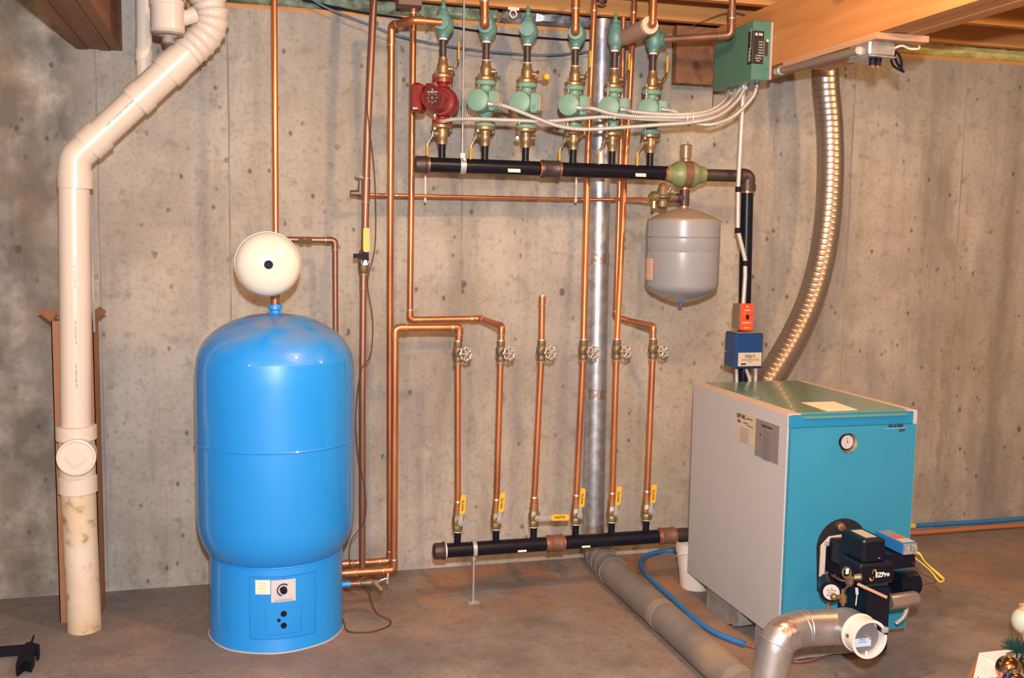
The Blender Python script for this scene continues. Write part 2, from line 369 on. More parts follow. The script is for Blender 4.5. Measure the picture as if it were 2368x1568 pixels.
# ================================================================== the room
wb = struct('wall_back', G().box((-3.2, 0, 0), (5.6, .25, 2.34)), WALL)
for i, X in enumerate((-.53, -.04, .914, 2.80, 3.42)):
    g = G(); pts = [V((X+rnd.uniform(-.0015, .0015), .001, .02+j*.1)) for j in range(24)]
    g.tube(pts, .005, 6, rads=[rnd.uniform(.0015, .005) for _ in pts]); obj('form_seam', g, mat('seam_concrete', (.27, .25, .235), .9) if i == 0 else bpy.data.materials['seam_concrete'], wb)
for px, py in ((525, 370), (530, 600), (1975, 200), (2240, 210), (1967, 405), (2225, 420), (222, 640), (1068, 605), (1066, 250), (1905, 810), (2205, 640), (890, 1060), (780, 340)):
    p = A(px, py, 0); g = G().lathe(p+V((0, .002, 0)), (0, -1, 0), [(0, .012), (.006, .010), (.0065, .006), (.004, .004)], 12); obj('form_tie', g, bpy.data.materials['seam_concrete'], wb)
struct('floor', G().box((-3.2, -7.6, -.1), (5.6, .25, 0)), FLOOR)
struct('wall_left', G().box((-3.45, -7.6, 0), (-3.2, .25, 2.34)), WALL)
struct('wall_right', G().box((5.6, -7.6, 0), (5.85, .25, 2.34)), WALL)
struct('wall_front', G().box((-3.45, -7.85, 0), (5.85, -7.6, 2.34)), WALL)
struct('ceiling', G().box((-3.45, -7.85, 2.62), (5.85, .5, 2.65)), PLY)
struct('trim_1', G().box((-3.45, .0, 2.34), (5.85, .25, 2.355)), WOODX)
struct('trim_2', G().box((-3.45, .14, 2.355), (5.85, .25, 2.62)), WOODX)
def joist(Y, label, m=WOODX):
    g = G().box((-3.45, Y-.038, 2.38), (5.85, Y, 2.62)); o = obj('floor_joist', g, m); return tag(o, label, 'joist', 'floor joists overhead')
joist(-.15, 'pine floor joist running along the top of the concrete wall, nearest the wall')
joist(-.52, 'pine floor joist parallel to the wall, second from the wall at the top right')
for Y, w_ in ((-.92, 'third'), (-1.32, 'fourth'), (-1.72, 'fifth'), (-2.5, 'sixth'), (-2.9, 'seventh')): joist(Y, 'pine floor joist overhead, %s one out from the concrete wall' % w_)
for nm, m, X0, X1, lab in (('timber_beam', WOODD, -.597, -.43, 'dark brown built-up timber beam at top left, seen from below'),
                           ('timber_beam', WOODY, 2.02, 2.19, 'orange pine built-up beam at top right with the junction box under it')):
    t = thing(nm, lab, 'beam', (X0, 0, 2.14)); n = 4 if X0 < 0 else 3; wd = (X1-X0)/n
    for k in range(n):
        e = .003*(k % 2); obj('plank', G().box((X0+k*wd+.0012, -7.5, 2.14+e), (X0+(k+1)*wd-.0012, -.002, 2.379)), m, t)
p0 = A(1553, 198, -.07); p1 = A(1700, 204, -.07)
tag(obj('blocking_board', G().box((p0.x, -.11, 2.135), (2.018, -.07, 2.379)), WOODD), 'reddish-brown board facing out beside the beam, left of the green relay box', 'board')
def batt(X0, X1, z0, z1, y0, m, label, nm='insulation_batt'):
    g = G(); n = int((X1-X0)/.03); vs = []; fs = []; k = 7
    for i in range(n+1):
        for j in range(k):
            a = math.pi*j/(k-1)
            vs.append((X0+(X1-X0)*i/n, .13-(.13-y0)*math.sin(a)**.6+rnd.uniform(-.008, .008), z0+(z1-z0)*(.5-.5*math.cos(a))+rnd.uniform(-.006, .006)*(0 < j < k-1)))
    for i in range(n):
        for j in range(k-1): fs.append((i*k+j, i*k+j+1, (i+1)*k+j+1, (i+1)*k+j))
    g.add(vs, fs); return tag(obj(nm, g, m), label, 'insulation')
batt(-.4, 1.06, 2.357, 2.45, .0, GIN, 'green-grey mineral wool stuffed on top of the wall at the upper left')
batt(1.08, 1.78, 2.357, 2.45, -.005, FOILB, 'crumpled silver foil-faced insulation behind the flow valves at the top')
batt(2.2, 5.4, 2.345, 2.46, -.035, YIN, 'yellow fibreglass batt along the wall top at the upper right')

# ================================================================== pipes helper
def pipe(label, pts, r, m=COPPER, nm='copper_pipe', cat='pipe', group=None, joints=(), br=None, elbows=True, fm=None, caps=()):
    pts = [V(p) for p in pts]; br = br or r*1.7
    t = obj(nm, G().tube(fillet(pts, br), r, 16), m); tag(t, label, cat, group)
    if elbows:
        for i in range(1, len(pts)-1):
            p = pts[i]; a = (pts[i-1]-p); b = (pts[i+1]-p)
            if a.angle(b) > R(168): continue
            e = min(r*3.0, a.length*.49, b.length*.49); a.normalize(); b.normalize()
            g = G().tube(fillet([p+a*e, p, p+b*e], br), r*1.14, 16)
            for q, d in ((p+a*e, a), (p+b*e, b)): g.cyl(q-d*.002, q+d*.004, r*1.12, r*1.02, 16, 1)
            obj('elbow', g, [fm or m, SOLDER], t)
    for q, L in joints:
        q = V(q); j = min(range(len(pts)-1), key=lambda k: ((pts[k]+pts[k+1])/2-q).length); 
        best = None
        for k in range(len(pts)-1):
            a, b = pts[k], pts[k+1]; u = max(0, min(1, (q-a).dot(b-a)/(b-a).length_squared)); c = a+(b-a)*u
            if best is None or (c-q).length < best[0]: best = ((c-q).length, c, (b-a).normalized())
        c, d = best[1], best[2]
        g = G().cyl(c-d*L/2, c+d*L/2, r*1.14, None, 16)
        for s_ in (-1, 1): g.cyl(c+d*(s_*L/2), c+d*(s_*(L/2+.005)), r*1.12, r*1.02, 16, 1)
        obj('coupling', g, [fm or m, SOLDER], t)
    return t
CP = .0118
YM = -.40; YL = -.45
# ------------------------------------------------------------------ PVC drain
Yp = -.394
dr = thing('drain_pipe', 'white plastic drain stack with an angled upper run at the far left', 'drain pipe', A(196, 1455, Yp))
bot = V((A(196, 1455, Yp).x, Yp, 0))
c1 = A(180, 1115, Yp); c0 = A(176, 985, Yp); e1 = A(171, 385, Yp); e2 = A(445, 112, Yp)
obj('lower_pipe', G().cyl(bot, V((c1.x, Yp, c1.z)), .058, .0585, 28), PVCD, dr)
g = G(); d = (c0-c1).normalized(); L = (c0-c1).length
g.lathe(c1-d*.035, d, [(0, .0655), (.055, .0655), (.06, .06), (L-.02, .06), (L-.012, .069), (L+.035, .069), (L+.038, .064)], 28); obj('cleanout_tee', g, PVC, dr)
pc = A(177, 1057, Yp-.085)
ax = V((pc.x-A(180, 1057, Yp).x-.004, -.085, 0)).normalized()
g = G().cyl(pc-ax*.075, pc, .062, .064, 28); obj('cleanout_branch', g, PVC, dr)
cap = obj('cleanout_plug', G().lathe(pc, ax, [(0, .064), (.008, .066), (.014, .064), (.016, .058), (.013, .054)], 32), PVC, dr)
x, y, _ = frame(ax); rr = R(38); xx = x*math.cos(rr)+y*math.sin(rr); obj('square_socket', G().plate(pc+ax*.010, xx, ax.cross(xx), .047, .047, .013), PVC, cap)
obj('riser', G().cyl(V((c0.x, Yp, c0.z-.03)), e1, .0515, None, 28), PVC, dr)
k = A(173, 366, Yp); d2 = (e2-k).normalized()
q1 = k+ZA*-.05; q2 = k+d2*.065
g = G().tube(fillet([q1-ZA*.0, k, q2], .09, 10), .0535, 28); g.cyl(q1-ZA*.055, q1+ZA*.005, .0585, None, 28); g.cyl(q2-d2*.005, q2+d2*.06, .0585, None, 28); obj('elbow', g, PVC, dr)
m1 = e2; obj('angled_pipe', G().cyl(q2, m1, .0515, None, 28), PVC, dr)
for a_, b_, rr in (((314, 238), (337, 217), .0585), ((337, 217), (387, 170), .0545), ((387, 172), (410, 150), .0595), ((410, 150), (437, 122), .0575)):
    pa = A(*a_, Yp); pb = A(*b_, Yp)
    pa = q2+d2*((pa-q2).dot(d2)); pb = q2+d2*((pb-q2).dot(d2)); obj('coupling', G().cyl(pa, pb, rr, None, 28), PVC, dr)
m1 = q2+d2*((A(436, 122, Yp)-q2).dot(d2))
pp = resample(spline([m1, A(474, 82, Yp), A(489, 45, Yp), A(482, 5, Yp), A(460, -40, Yp)], 14), .0048)
g = G().tube(pp, .05, 32, rads=[.0565+(.0065 if i % 6 == 0 else .002 if i % 6 in (1, 5) else 0) for i in range(len(pp))]); obj('ribbed_coupling', g, PVC, dr)
tx = (A(205, 690, Yp)-A(205, 600, Yp)).normalized()
for yy in (520, 640, 770, 870):
    p = A(170+(yy-400)*.013, yy, Yp-.052); text('NSF  ASTM D 2665  PVC', .008, p, -ZA, XA, BLUEW, dr, 'pipe_print')
pq = q2+d2*.16; nn = V((0, -1, 0)); text('PVC 1120 ASTM D 2665 DWV', .01, pq+nn*.052, d2, nn.cross(d2)*-1 if nn.cross(d2).z > 0 else nn.cross(d2), BLKP, dr, 'pipe_print')
vp = thing('vent_pipe', 'thin white plastic pipe hanging down behind the angled drain run', 'pipe', A(336, 190, -.28))
a, b = A(334, 192, -.28), A(339, -60, -.28); b.x = a.x+.004
obj('pipe_run', G().cyl(a, b, .0275, None, 24), PVC, vp); s_ = A(335, 122, -.28); s_.x = a.x+.002; obj('coupling', G().cyl(s_+ZA*.012, s_-ZA*.03, .0315, None, 24), PVC, vp)
tr = thing('check_valve', 'white plastic valve body hanging between the thin pipe and the ribbed coupling', 'valve', A(388, 60, -.5))
c = A(388, 60, -.5); g = G().lathe(c+ZA*-.035, ZA, [(0, .028), (.012, .05), (.02, .056), (.10, .056), (.105, .06), (.115, .06), (.12, .05), (.2, .05)], 28); obj('body', g, PVC, tr)
obj('threaded_plug', G().lathe(c-ZA*.06, ZA, [(0, .008), (.003, .02), (.025, .022), (.028, .05), (.032, .052), (.034, .05)], 20), mat('stained_plug', (.35, .3, .27), .6, 0, (.12, .07, .05), 20), tr)
obj('side_port', G().cyl(c+V((.02, 0, .02)), c+V((.085, .03, .05)), .026, .028, 20), PVC, tr)
obj('hose_clamp', G().torus(c+V((.05, 0, .085)), (1, .3, .4), .026, .005), BRASSD, tr)

# ------------------------------------------------------------------ cardboard corner post and rod
Yc = -.27
cx0, cx1 = A(138, 1400, Yc-.04).x, A(218, 850, Yc-.04).x
cb = thing('cardboard_sleeve', 'tall brown cardboard sleeve with flared top standing behind the white drain', 'cardboard', (cx0, Yc, 0))
zt = A(216, 742, Yc-.04).z
g = G(); th = .003
g.box((cx0, Yc-.042, 0), (cx1, Yc-.039, zt)); g.box((cx1-th, Yc-.042, 0), (cx1, Yc+.10, zt)); g.box((cx0, Yc-.042, 0), (cx0+th, Yc+.10, zt)); g.box((cx0, Yc+.097, 0), (cx1, Yc+.10, zt)); obj('sleeve', g, CARD, cb)
for s_, xb in ((-1, cx0), (1, cx1)):
    pts = [V((xb, Yc-.04, zt-.005)), V((xb+s_*.045, Yc-.03, zt+.032)), V((xb+s_*.02, Yc+.0, zt+.05)), V((xb-s_*.01, Yc+.03, zt+.03))]
    obj('torn_flap', G().prism(pts, V((-s_*.002, .002, -.003))), CARD, cb)
a = A(217, 755, Yc-.05); b = A(222, 452, Yc-.05); b.x = a.x+.004
tag(obj('steel_strip', G().box((a.x-.003, a.y+.004, a.z-.02), (a.x+.004, a.y+.006, b.z)), GALVF), 'thin flat steel strip standing upright in the cardboard sleeve', 'strip')

# ------------------------------------------------------------------ blue water heater
TC = V((.118, -.53, 0))
tk = thing('water_heater', 'tall bright blue indirect water heater standing on the floor', 'water heater', TC)
obj('base_skirt', G().lathe(TC, ZA, [(0, .241), (.004, .239), (.30, .238), (.318, .236)], 72), BLUET, tk)
g = G().lathe(TC, ZA, [(.300, .232), (.308, .240), (.325, .252), (.35, .265), (.385, .275), (.43, .281), (.93, .281), (.975, .279), (1.01, .274)], 72, cap=False); obj('shell', g, BLUET, tk)
obj('domed_top', G().lathe(TC, ZA, [(1.01, .274), (1.045, .262), (1.075, .243), (1.10, .218), (1.125, .182), (1.145, .14), (1.158, .095), (1.165, .045), (1.168, .001)], 72, cap=False), DUST, tk)
obj('weld_seam', G().torus(TC+ZA*.715, ZA, .281, .004, 72, 6), BLUET, tk)
obj('skirt_seam', G().torus(TC+ZA*.303, ZA, .2385, .0025, 72, 6), BLUET, tk)
obj('floor_sealant', G().torus(TC+ZA*.001, ZA, .241, .004, 72, 6, wob=.002), mat('sealant', (.4, .4, .42), .6), tk)
def patch(g, r, a0, a1, z0, z1, mi=0, n=14, t=.001):
    vs = []; fs = []
    for j in range(n+1):
        a = R(a0+(a1-a0)*j/n)
        for rr in (r, r+t):
            for z in (z0, z1): vs.append(TC+V((math.sin(a)*rr, -math.cos(a)*rr, z)))
    for j in range(n):
        q = j*4; w_ = q+4; fs += [(q+2, w_+2, w_+3, q+3), (q+1, q+3, w_+3, w_+1), (q, w_, w_+2, q+2)]
    fs += [(0, 2, 3, 1), (n*4, n*4+1, n*4+3, n*4+2)]; g.add(vs, fs, mi); return g
def tang(px, py, r=.239):   # pixel -> angle, z on the skirt
    d = ray(px, py); o = CAM-TC; a = d.x**2+d.y**2; b = 2*(o.x*d.x+o.y*d.y); c = o.x**2+o.y**2-r*r; t = (-b-math.sqrt(b*b-4*a*c))/(2*a); p = o+d*t
    return math.degrees(math.atan2(p.x, -p.y)), p.z
a0, z1 = tang(578, 1334); a1, z1b = tang(729, 1326); _, z0 = tang(600, 1478)
pn = obj('access_panel', patch(G(), .239, a0, a1, z0, z1, n=18, t=.0022), BLUET, tk)
g = G()
for aa in (tang(578, 1400)[0], tang(729, 1400)[0]): patch(g, .2385, aa-.25, aa+.25, z0, z1, n=1, t=.0035)
patch(g, .2385, a0, a1, z0-.0012, z0+.0012, t=.0035); patch(g, .2385, a0, a1, z1-.001, z1+.001, t=.0035)
am = tang(614, 1440)[0]; am2 = tang(697, 1440)[0]; zm = tang(640, 1467)[1]; zt_ = tang(640, 1405)[1]
for aa in (am, am2): patch(g, .2385, aa-.2, aa+.2, zm, zt_, n=1, t=.0035)
patch(g, .2385, am, am2, zm-.0008, zm+.0008, t=.0035)
obj('panel_edge', g, mat('dirty_blue_edge', (.012, .17, .5), .6), tk)
a0, zz1 = tang(627, 1342); a1, _ = tang(683, 1340); _, zz0 = tang(627, 1393)
tp = obj('thermostat_plate', patch(G(), .2415, a0, a1, zz0, zz1, t=.001), PLATE, tk)
am = (a0+a1)/2; zc = (zz0+zz1)/2+.004
def onskirt(a, z, r=.2435): return TC+V((math.sin(R(a))*r, -math.cos(R(a))*r, z))
pk = onskirt(am, zc); nrm = V((math.sin(R(am)), -math.cos(R(am)), 0)); tx_ = V((math.cos(R(am)), math.sin(R(am)), 0))
arc = [pk+nrm*.001+tx_*(.021*math.cos(t))+ZA*(.021*math.sin(t)) for t in [R(50+i*10) for i in range(21)]]
obj('dial_scale', G().tube(arc, .0022, 6), BLKP, tk)
obj('thermostat_knob', G().lathe(pk, nrm, [(0, .0125), (.012, .0115), (.013, .009)], 20).plate(pk+nrm*.008-tx_*.008+ZA*.006, tx_+ZA*-.7, ZA+tx_*.7, .012, .006, .008), BLACKM, tk)
text('HOT', .006, pk+ZA*.0165+nrm*.0002, tx_, ZA, LABELG, tk)
for i_ in range(2): text('CAUTION: SET TEMPERATURE BELOW MAXIMUM', .0035, onskirt(am, zz0+.009-.005*i_, .2432), tx_, ZA, LABELG, tk, squeeze=.8)
b0, _ = tang(591, 1341); b1, y1_ = tang(625, 1341); _, y0_ = tang(600, 1374)
obj('cream_sticker', patch(G(), .2412, b0, b1, y0_, y1_, n=6, t=.001), PAPER, tk)
for i_, s_ in enumerate(('APPROVED', 'SERIAL NO.', 'MODEL', 'MAX TEMP')): a_ = (b0+b1)/2; text(s_, .0055, onskirt(a_, y1_-.01-i_*.0105, .2430), V((math.cos(R(a_)), math.sin(R(a_)), 0)), ZA, LABEL, tk)
for px, py, r_ in ((656, 1419, .0105), (645, 1434, .006), (656, 1446, .0105)):
    a_, z_ = tang(px, py); obj('grommet', G().lathe(onskirt(a_, z_, .2405), V((math.sin(R(a_)), -math.cos(R(a_)), 0)), [(0, r_), (.0025, r_), (.003, r_*.75), (.0015, r_*.6)], 20), BLACKM, tk)
for px, py in ((655, 1336), (616, 1435), (694, 1428)):
    a_, z_ = tang(px, py); obj('panel_screw', G().lathe(onskirt(a_, z_, .2405), V((math.sin(R(a_)), -math.cos(R(a_)), 0)), [(0, .003), (.002, .003), (.003, .001)], 8), RUST, tk)
g = G().lathe(TC+ZA*1.163, ZA, [(0, .027), (.006, .02), (.014, .018), (.018, .025), (.032, .026), (.036, .024)], 24); obj('top_fitting', g, BLUET, tk)
ob_ = A(790, 1352, -.53); obj('drain_boss', G().cyl(V((TC.x+.225, -.53, ob_.z)), V((TC.x+.268, -.53, ob_.z)), .011, None, 14), BLUET, tk)
# white expansion tank
ec = A(621, 612, -.82); et = thing('expansion_tank', 'round white expansion tank facing out above the blue water heater', 'tank', V((TC.x, -.53, 1.20)))
d = V((0, -1, 0)); obj('tank_body', G().lathe(ec+V((0, .16, 0)), d, [(0, .02), (.004, .06), (.02, .092), (.045, .105), (.10, .107), (.118, .103), (.135, .09), (.148, .068), (.156, .04), (.160, .0205)], 56), ENAMEL, et)
obj('valve_cap', G().lathe(ec+d*-.002, d, [(0, .0145), (.006, .0145), (.008, .012), (.0075, .008), (.004, .007)], 20), BLACKM, et)
obj('rim_band', G().torus(ec+V((0, .075, 0)), d, .107, .002, 56, 6), ENAMEL, et)
teez = ec.z
obj('connecting_nipple', G().cyl(V((TC.x, -.53, 1.19)), V((TC.x, -.53, teez)), .0165, None, 16).cyl(V((TC.x, -.53, teez)), ec+V((0, .155, 0)), .015, None, 16), COPPERD, et)
pt = A(640, -60, -.40)
pipe('straight copper pipe rising from behind the white round tank to the ceiling', [V((TC.x, -.53, teez)), V((A(638, 520, -.46).x, -.46, teez)), V((A(638, 520, -.46).x, -.46, 2.6))], .0108, COPPERB, joints=())
hy = A(740, 555, -.2); pipe('dull copper pipe with brass fitting bending down behind the blue heater', [V((A(660, 555, -.2).x, -.2, hy.z)), V((A(775, 557, -.2).x, -.2, hy.z)), V((A(777, 700, -.2).x, -.2, .55))], .0115, COPPERD)
a = A(690, 556, -.2); un = thing('brass_union', 'brass union on the copper pipe right of the white tank', 'fitting', a); obj('union_body', G().lathe(a, XA, [(0, .015), (.004, .018), (.018, .018), (.02, .014), (.03, .014), (.032, .018), (.048, .018), (.052, .0135)], 6), BRASS, un)
# lower pipes to heater
for i, (Yv, (px0, py0), (px1, py1), lab) in enumerate(((-.30, (800, 1303), (898, 1298), ''), (-.38, (800, 1325), (908, 1316), ''))): pass
# ------------------------------------------------------------------ long copper risers
P905 = [A(905, 88, -.32), A(902, 1298, -.24)]
x9 = P905[0].x
zf = 2.245
tp905 = A(906, 83, -.34)
pipe('copper riser from the red pump valve bending down beside the wall to the heater', [V((A(1020, 60, YM-.045).x, YM-.045, zf)), V((A(955, 50, YM-.05).x, YM-.05, zf)), V((tp905.x, -.33, zf)), A(902, 700, -.26), V((A(902, 1290, -.24).x, -.24, A(902, 1297, -.24).z)), V((TC.x+.1, -.24, A(800, 1303, -.24).z))], .0135, COPPER,
     joints=((A(904, 95, -.3), .03), (A(806, 1303, -.24), .03)))
pipe('copper pipe dropping straight down then crossing to the second gate valve', [A(956, -40, -.2), A(956, 30, -.2), A(948, 740, -.2), A(1112, 737, -.2), A(1160, 754, YL), A(1159, 795, YL)], .0128, COPPER, elbows=True, joints=((A(957, 20, -.2), .03),))
pipe('copper pipe from the first gate valve bending left and down to the heater', [A(1061, 790, YL), A(1063, 757, YL), A(914, 758, YL), A(911, 1318, YL), V((TC.x+.228, YL, A(805, 1325, YL).z))], .0138, COPPER, joints=((A(812, 1325, YL), .035),))
pipe('brown copper pipe leaning beside the heater with the yellow lever', [A(866, -40, -.33), A(850, 300, -.33), A(843, 590, -.33)], .0138, COPPERD, joints=((A(847, 440, -.33), .085),))
pipe('brown copper pipe running down from the yellow lever valve to the floor', [A(841, 612, -.33), A(838, 900, -.33), A(838, 1300, -.33), A(838, 1335, -.33)], .0128, COPPERD, joints=((A(840, 650, -.33), .05),))
# yellow lever valve on this pipe
vc = A(841, 605, -.34); v = thing('ball_valve', 'ball valve with yellow lever and white nut on the brown copper pipe', 'valve', vc)
obj('valve_body', G().lathe(vc-ZA*.045, ZA, [(0, .014), (.012, .019), (.03, .021), (.06, .021), (.078, .019), (.09, .014)], 16), BRASSD, v)
obj('stem_nut', G().lathe(vc+V((.002, -.02, 0)), (0, -1, 0), [(0, .015), (.012, .015), (.013, .008), (.018, .008)], 6), TAPE, v)
h = thing if False else None
lv = obj('lever', G().plate(vc+V((.002, -.03, .02)), XA, ZA, .024, .05, .003).plate(vc+V((-.026, -.025, .022)), XA, ZA, .034, .018, .012), BLACKM, v)
obj('handle_grip', G().plate(vc+V((.006, -.028, .083)), XA, ZA, .024, .092, .008, rc=.008), YEL, v); text('WATTS', .013, vc+V((.006, -.0285, .08))-YA*.001, ZA, -XA, BLKP, v)
# half inch feed line
za = A(1200, 458, -.18)
pipe('thin copper feed line running level across the wall to the pressure valve', [A(838, 450, -.2), A(1340, 461, -.17), A(1420, 461, -.20), A(1480, 460, -.34), A(1498, 461, -.40)], .0068, COPPERB, elbows=False, joints=((A(926, 452, -.19), .03), (A(1340, 461, -.17), .02)))
sv = A(836, 447, -.22); v = thing('stop_valve', 'small aged stop valve with wing handle left of the brown pipe', 'valve', sv)
obj('valve_body', G().lathe(sv-XA*.045, XA, [(0, .008), (.003, .011), (.02, .012), (.03, .014), (.05, .016), (.06, .012), (.075, .01)], 14).cyl(sv+V((-.005, -.003, 0)), sv+V((-.005, -.01, .05)), .012, .008, 12), BRASSD, v)
obj('wing_handle', G().plate(sv+V((-.008, -.012, .062)), V((1, 0, -.25)), V((0, .3, 1)), .046, .011, .006, rc=.004), STEEL, v)
obj('valve_stem', G().cyl(sv+V((-.005, -.01, .04)), sv+V((-.008, -.012, .06)), .004), BRASSD, v)
for px in (983, 1331):
    a = A(px, 465, -.185); b = A(px, 405, -.2); s_ = thing('plastic_hanger', 'white plastic strap hanging to the thin feed line below the cap end' if px < 1000 else 'white plastic strap hanging to the thin feed line by the steel duct', 'hanger', a)
    obj('strap', G().box((a.x-.004, a.y-.004, a.z), (a.x+.004, a.y-.001, b.z)), TIE, s_); obj('ring', G().torus(a+V((0, .0, .003)), XA, .009, .003, 20, 6), TIE, s_)

# ------------------------------------------------------------------ upper manifold
zM = A(1190, 388, YM).z; BX = [A(px, 375, YM).x for px in (1022, 1121, 1215, 1325, 1415, 1503)]
xa, xb = A(958, 385, YM).x, A(1545, 396, YM).x
um = thing('supply_manifold', 'black steel manifold under the six pumps', 'manifold', V((xa, YM, zM)))
obj('header_pipe', G().cyl(V((xa+.03, YM, zM)), V((xb, YM, zM)), .0285, None, 28), IRON, um)
obj('end_cap', G().lathe(V((xa, YM, zM)), XA, [(0, .024), (.004, .031), (.012, .032), (.04, .032), (.042, .035), (.05, .035)], 28), IRONB, um)
obj('bare_thread', G().cyl(V((xa+.05, YM, zM)), V((xa+.058, YM, zM)), .029, None, 24), COPPERD, um)
xc = A(1272, 395, YM).x; obj('pipe_coupling', G().lathe(V((xc-.036, YM, zM)), XA, [(0, .029), (.0, .035), (.006, .036), (.01, .0335), (.062, .0335), (.066, .036), (.072, .036), (.072, .029)], 28), IRONB, um)
for s_ in (-1, 1): obj('bare_thread', G().cyl(V((xc+s_*.036, YM, zM)), V((xc+s_*.044, YM, zM)), .0293, None, 24), COPPERB, um)
for px, wd in ((1189, .05), (1482, .045)):
    p = A(px, 398, YM-.029); obj('paper_tag', G().plate(V((p.x, YM-.0275, zM-.009)), V((1, 0, .0)), V((0, .25, 1)), wd, .022, .001), PAPER, um)
obj('outlet_nipple', G().cyl(V((BX[0], YM, zM+.02)), V((BX[0], YM, 1.805)), .0135, None, 16), IRON, um)
for X in BX[1:]: n_ = um.children[-1].copy() if False else obj('outlet_nipple', G().cyl(V((X, YM, zM+.02)), V((X, YM, 1.805)), .0135, None, 16), IRON, um)
obj('weld_boss', G().cyl(V((A(1237, 398, YM).x, YM-.027, zM-.004)), V((A(1237, 398, YM).x, YM-.03, zM-.004)), .006), IRON, um)

# flange valves (built about a local origin: origin at flange face, body goes +z*s)
def lever_bent(side, up, depth):
    return [V((side*.022, depth, .0)), V((side*.04, depth, .0))]
def flange_valve(mode, s):      # s=+1 body above flange, -1 below
    t = thing('isolation_valve', '', 'valve')
    g = G(); 
    g.lathe((0, 0, 0), (0, 0, s), [(0, .0385), (.002, .041), (.012, .041), (.016, .034), (.018, .022), (.03, .021), (.04, .0225), (.052, .021), (.058, .0175), (.075, .0175)], 24)
    # the flange is oval: squeeze in y
    for v_ in g.v:
        if abs(v_.z) < .017: v_.y *= .8
    g.cyl((0, 0, s*.036), (0.036, -.006, s*.036) if mode != 'left' else (-.036, -.006, s*.036), .0115, .010, 12)
    obj('flange_body', g, BRASS, t)
    for q in ((-.030, -.016), (.030, .016)):
        gb = G().cyl((q[0], q[1], -s*.03), (q[0], q[1], s*.022), .0035, None, 8).lathe((q[0], q[1], s*.014), (0, 0, s), [(0, .0075), (.009, .0075)], 6).lathe((q[0], q[1], -s*.036), (0, 0, s), [(0, .0075), (.009, .0075)], 6); obj('flange_bolt', gb, CHROME, t)
    if mode in ('up', 'left'):
        sd = 1 if mode == 'up' else -1
        a = V((sd*.040, -.006, s*.036)); pts = [a, a+V((sd*.016, 0, s*.026*sd*s)), ]
        zz = 1 if mode == 'up' else -1
        gl = G(); P = [a+V((-sd*.0, 0, -zz*.008)), a+V((0, 0, zz*.008)), a+V((sd*.019, 0, zz*.036)), a+V((sd*.019, 0, zz*.05))]
        for i in range(3):
            u, w_ = P[i], P[i+1]; gl.prism([u+V((0, -.009, 0)), u+V((0, .009, 0)), w_+V((0, .009, 0)), w_+V((0, -.009, 0))], V((.0025, 0, 0)))
        obj('lever', gl, STEEL if mode == 'left' else BRASSD, t)
        u = P[3]; gy = G().tube([u+V((0, 0, -zz*.012)), u, u+V((sd*.0, 0, zz*.045)), u+V((0, 0, zz*.052))], .004, 8)
        for v_ in gy.v: v_.y = -.006+(v_.y+.006)*2.3
        obj('handle_grip', gy, YEL, t)
        obj('stem_nut', G().lathe(a+V((-sd*.002, 0, 0)), (sd, 0, 0), [(0, .007), (.009, .007)], 6), CHROME, t)
    elif mode == 'side':
        obj('lever', G().plate(V((.052, -.012, s*.028)), (1, 0, -.1), (0, 0, 1), .05, .014, .003), BRASSD, t)
        obj('handle_grip', G().lathe(V((.072, .0, s*.026)), (0, -1, 0), [(0, .012), (.03, .012), (.034, .008)], 14), YEL, t)
        obj('stem_nut', G().lathe(V((.036, -.01, s*.042)), (1, -.4, 0), [(0, .007), (.009, .007)], 6), CHROME, t)
    elif mode == 'front':
        obj('stem_nut', G().lathe(V((-.035, -.004, s*.038)), (-.3, -1, 0), [(0, .012), (.008, .012), (.010, .007), (.014, .006)], 14), CHROME, t)
    elif mode == 'stub':
        obj('stem_nut', G().lathe(V((.030, -.004, s*.024)), (1, 0, 0), [(0, .013), (.012, .013), (.014, .009)], 8), BRASSD, t)
    return t
zTop = 2.048; zBot = 1.876
ords = ['first', 'second', 'third', 'fourth', 'fifth', 'sixth']
def pumpword(i): return 'the red pump' if i == 0 else 'the %s green pump' % ords[i-1]
protos = {}
def place(mode, s, X, Z, label, group):
    k_ = (mode, s)
    if k_ not in protos:
        t = flange_valve(mode, s); protos[k_] = t; t.location = (X, YM, Z); t['label'] = label; t['group'] = group
    else: dup(protos[k_], (X, YM, Z), label)
for i, X in enumerate(BX):
    md = ['up', 'stub', 'side', 'up', 'up', 'up'][i]
    place(md, 1, X, zTop, 'brass isolation valve %s above %s' % ({'up': 'with raised yellow lever', 'stub': 'without visible lever', 'side': 'with yellow lever turned sideways'}[md], pumpword(i)), 'brass valves above the pumps')
    md = 'front' if i == 2 else 'left'
    place(md, -1, X, zBot, 'brass isolation valve %s below %s' % ('with its nut facing out' if i == 2 else 'with yellow lever hanging down', pumpword(i)), 'brass valves below the pumps')
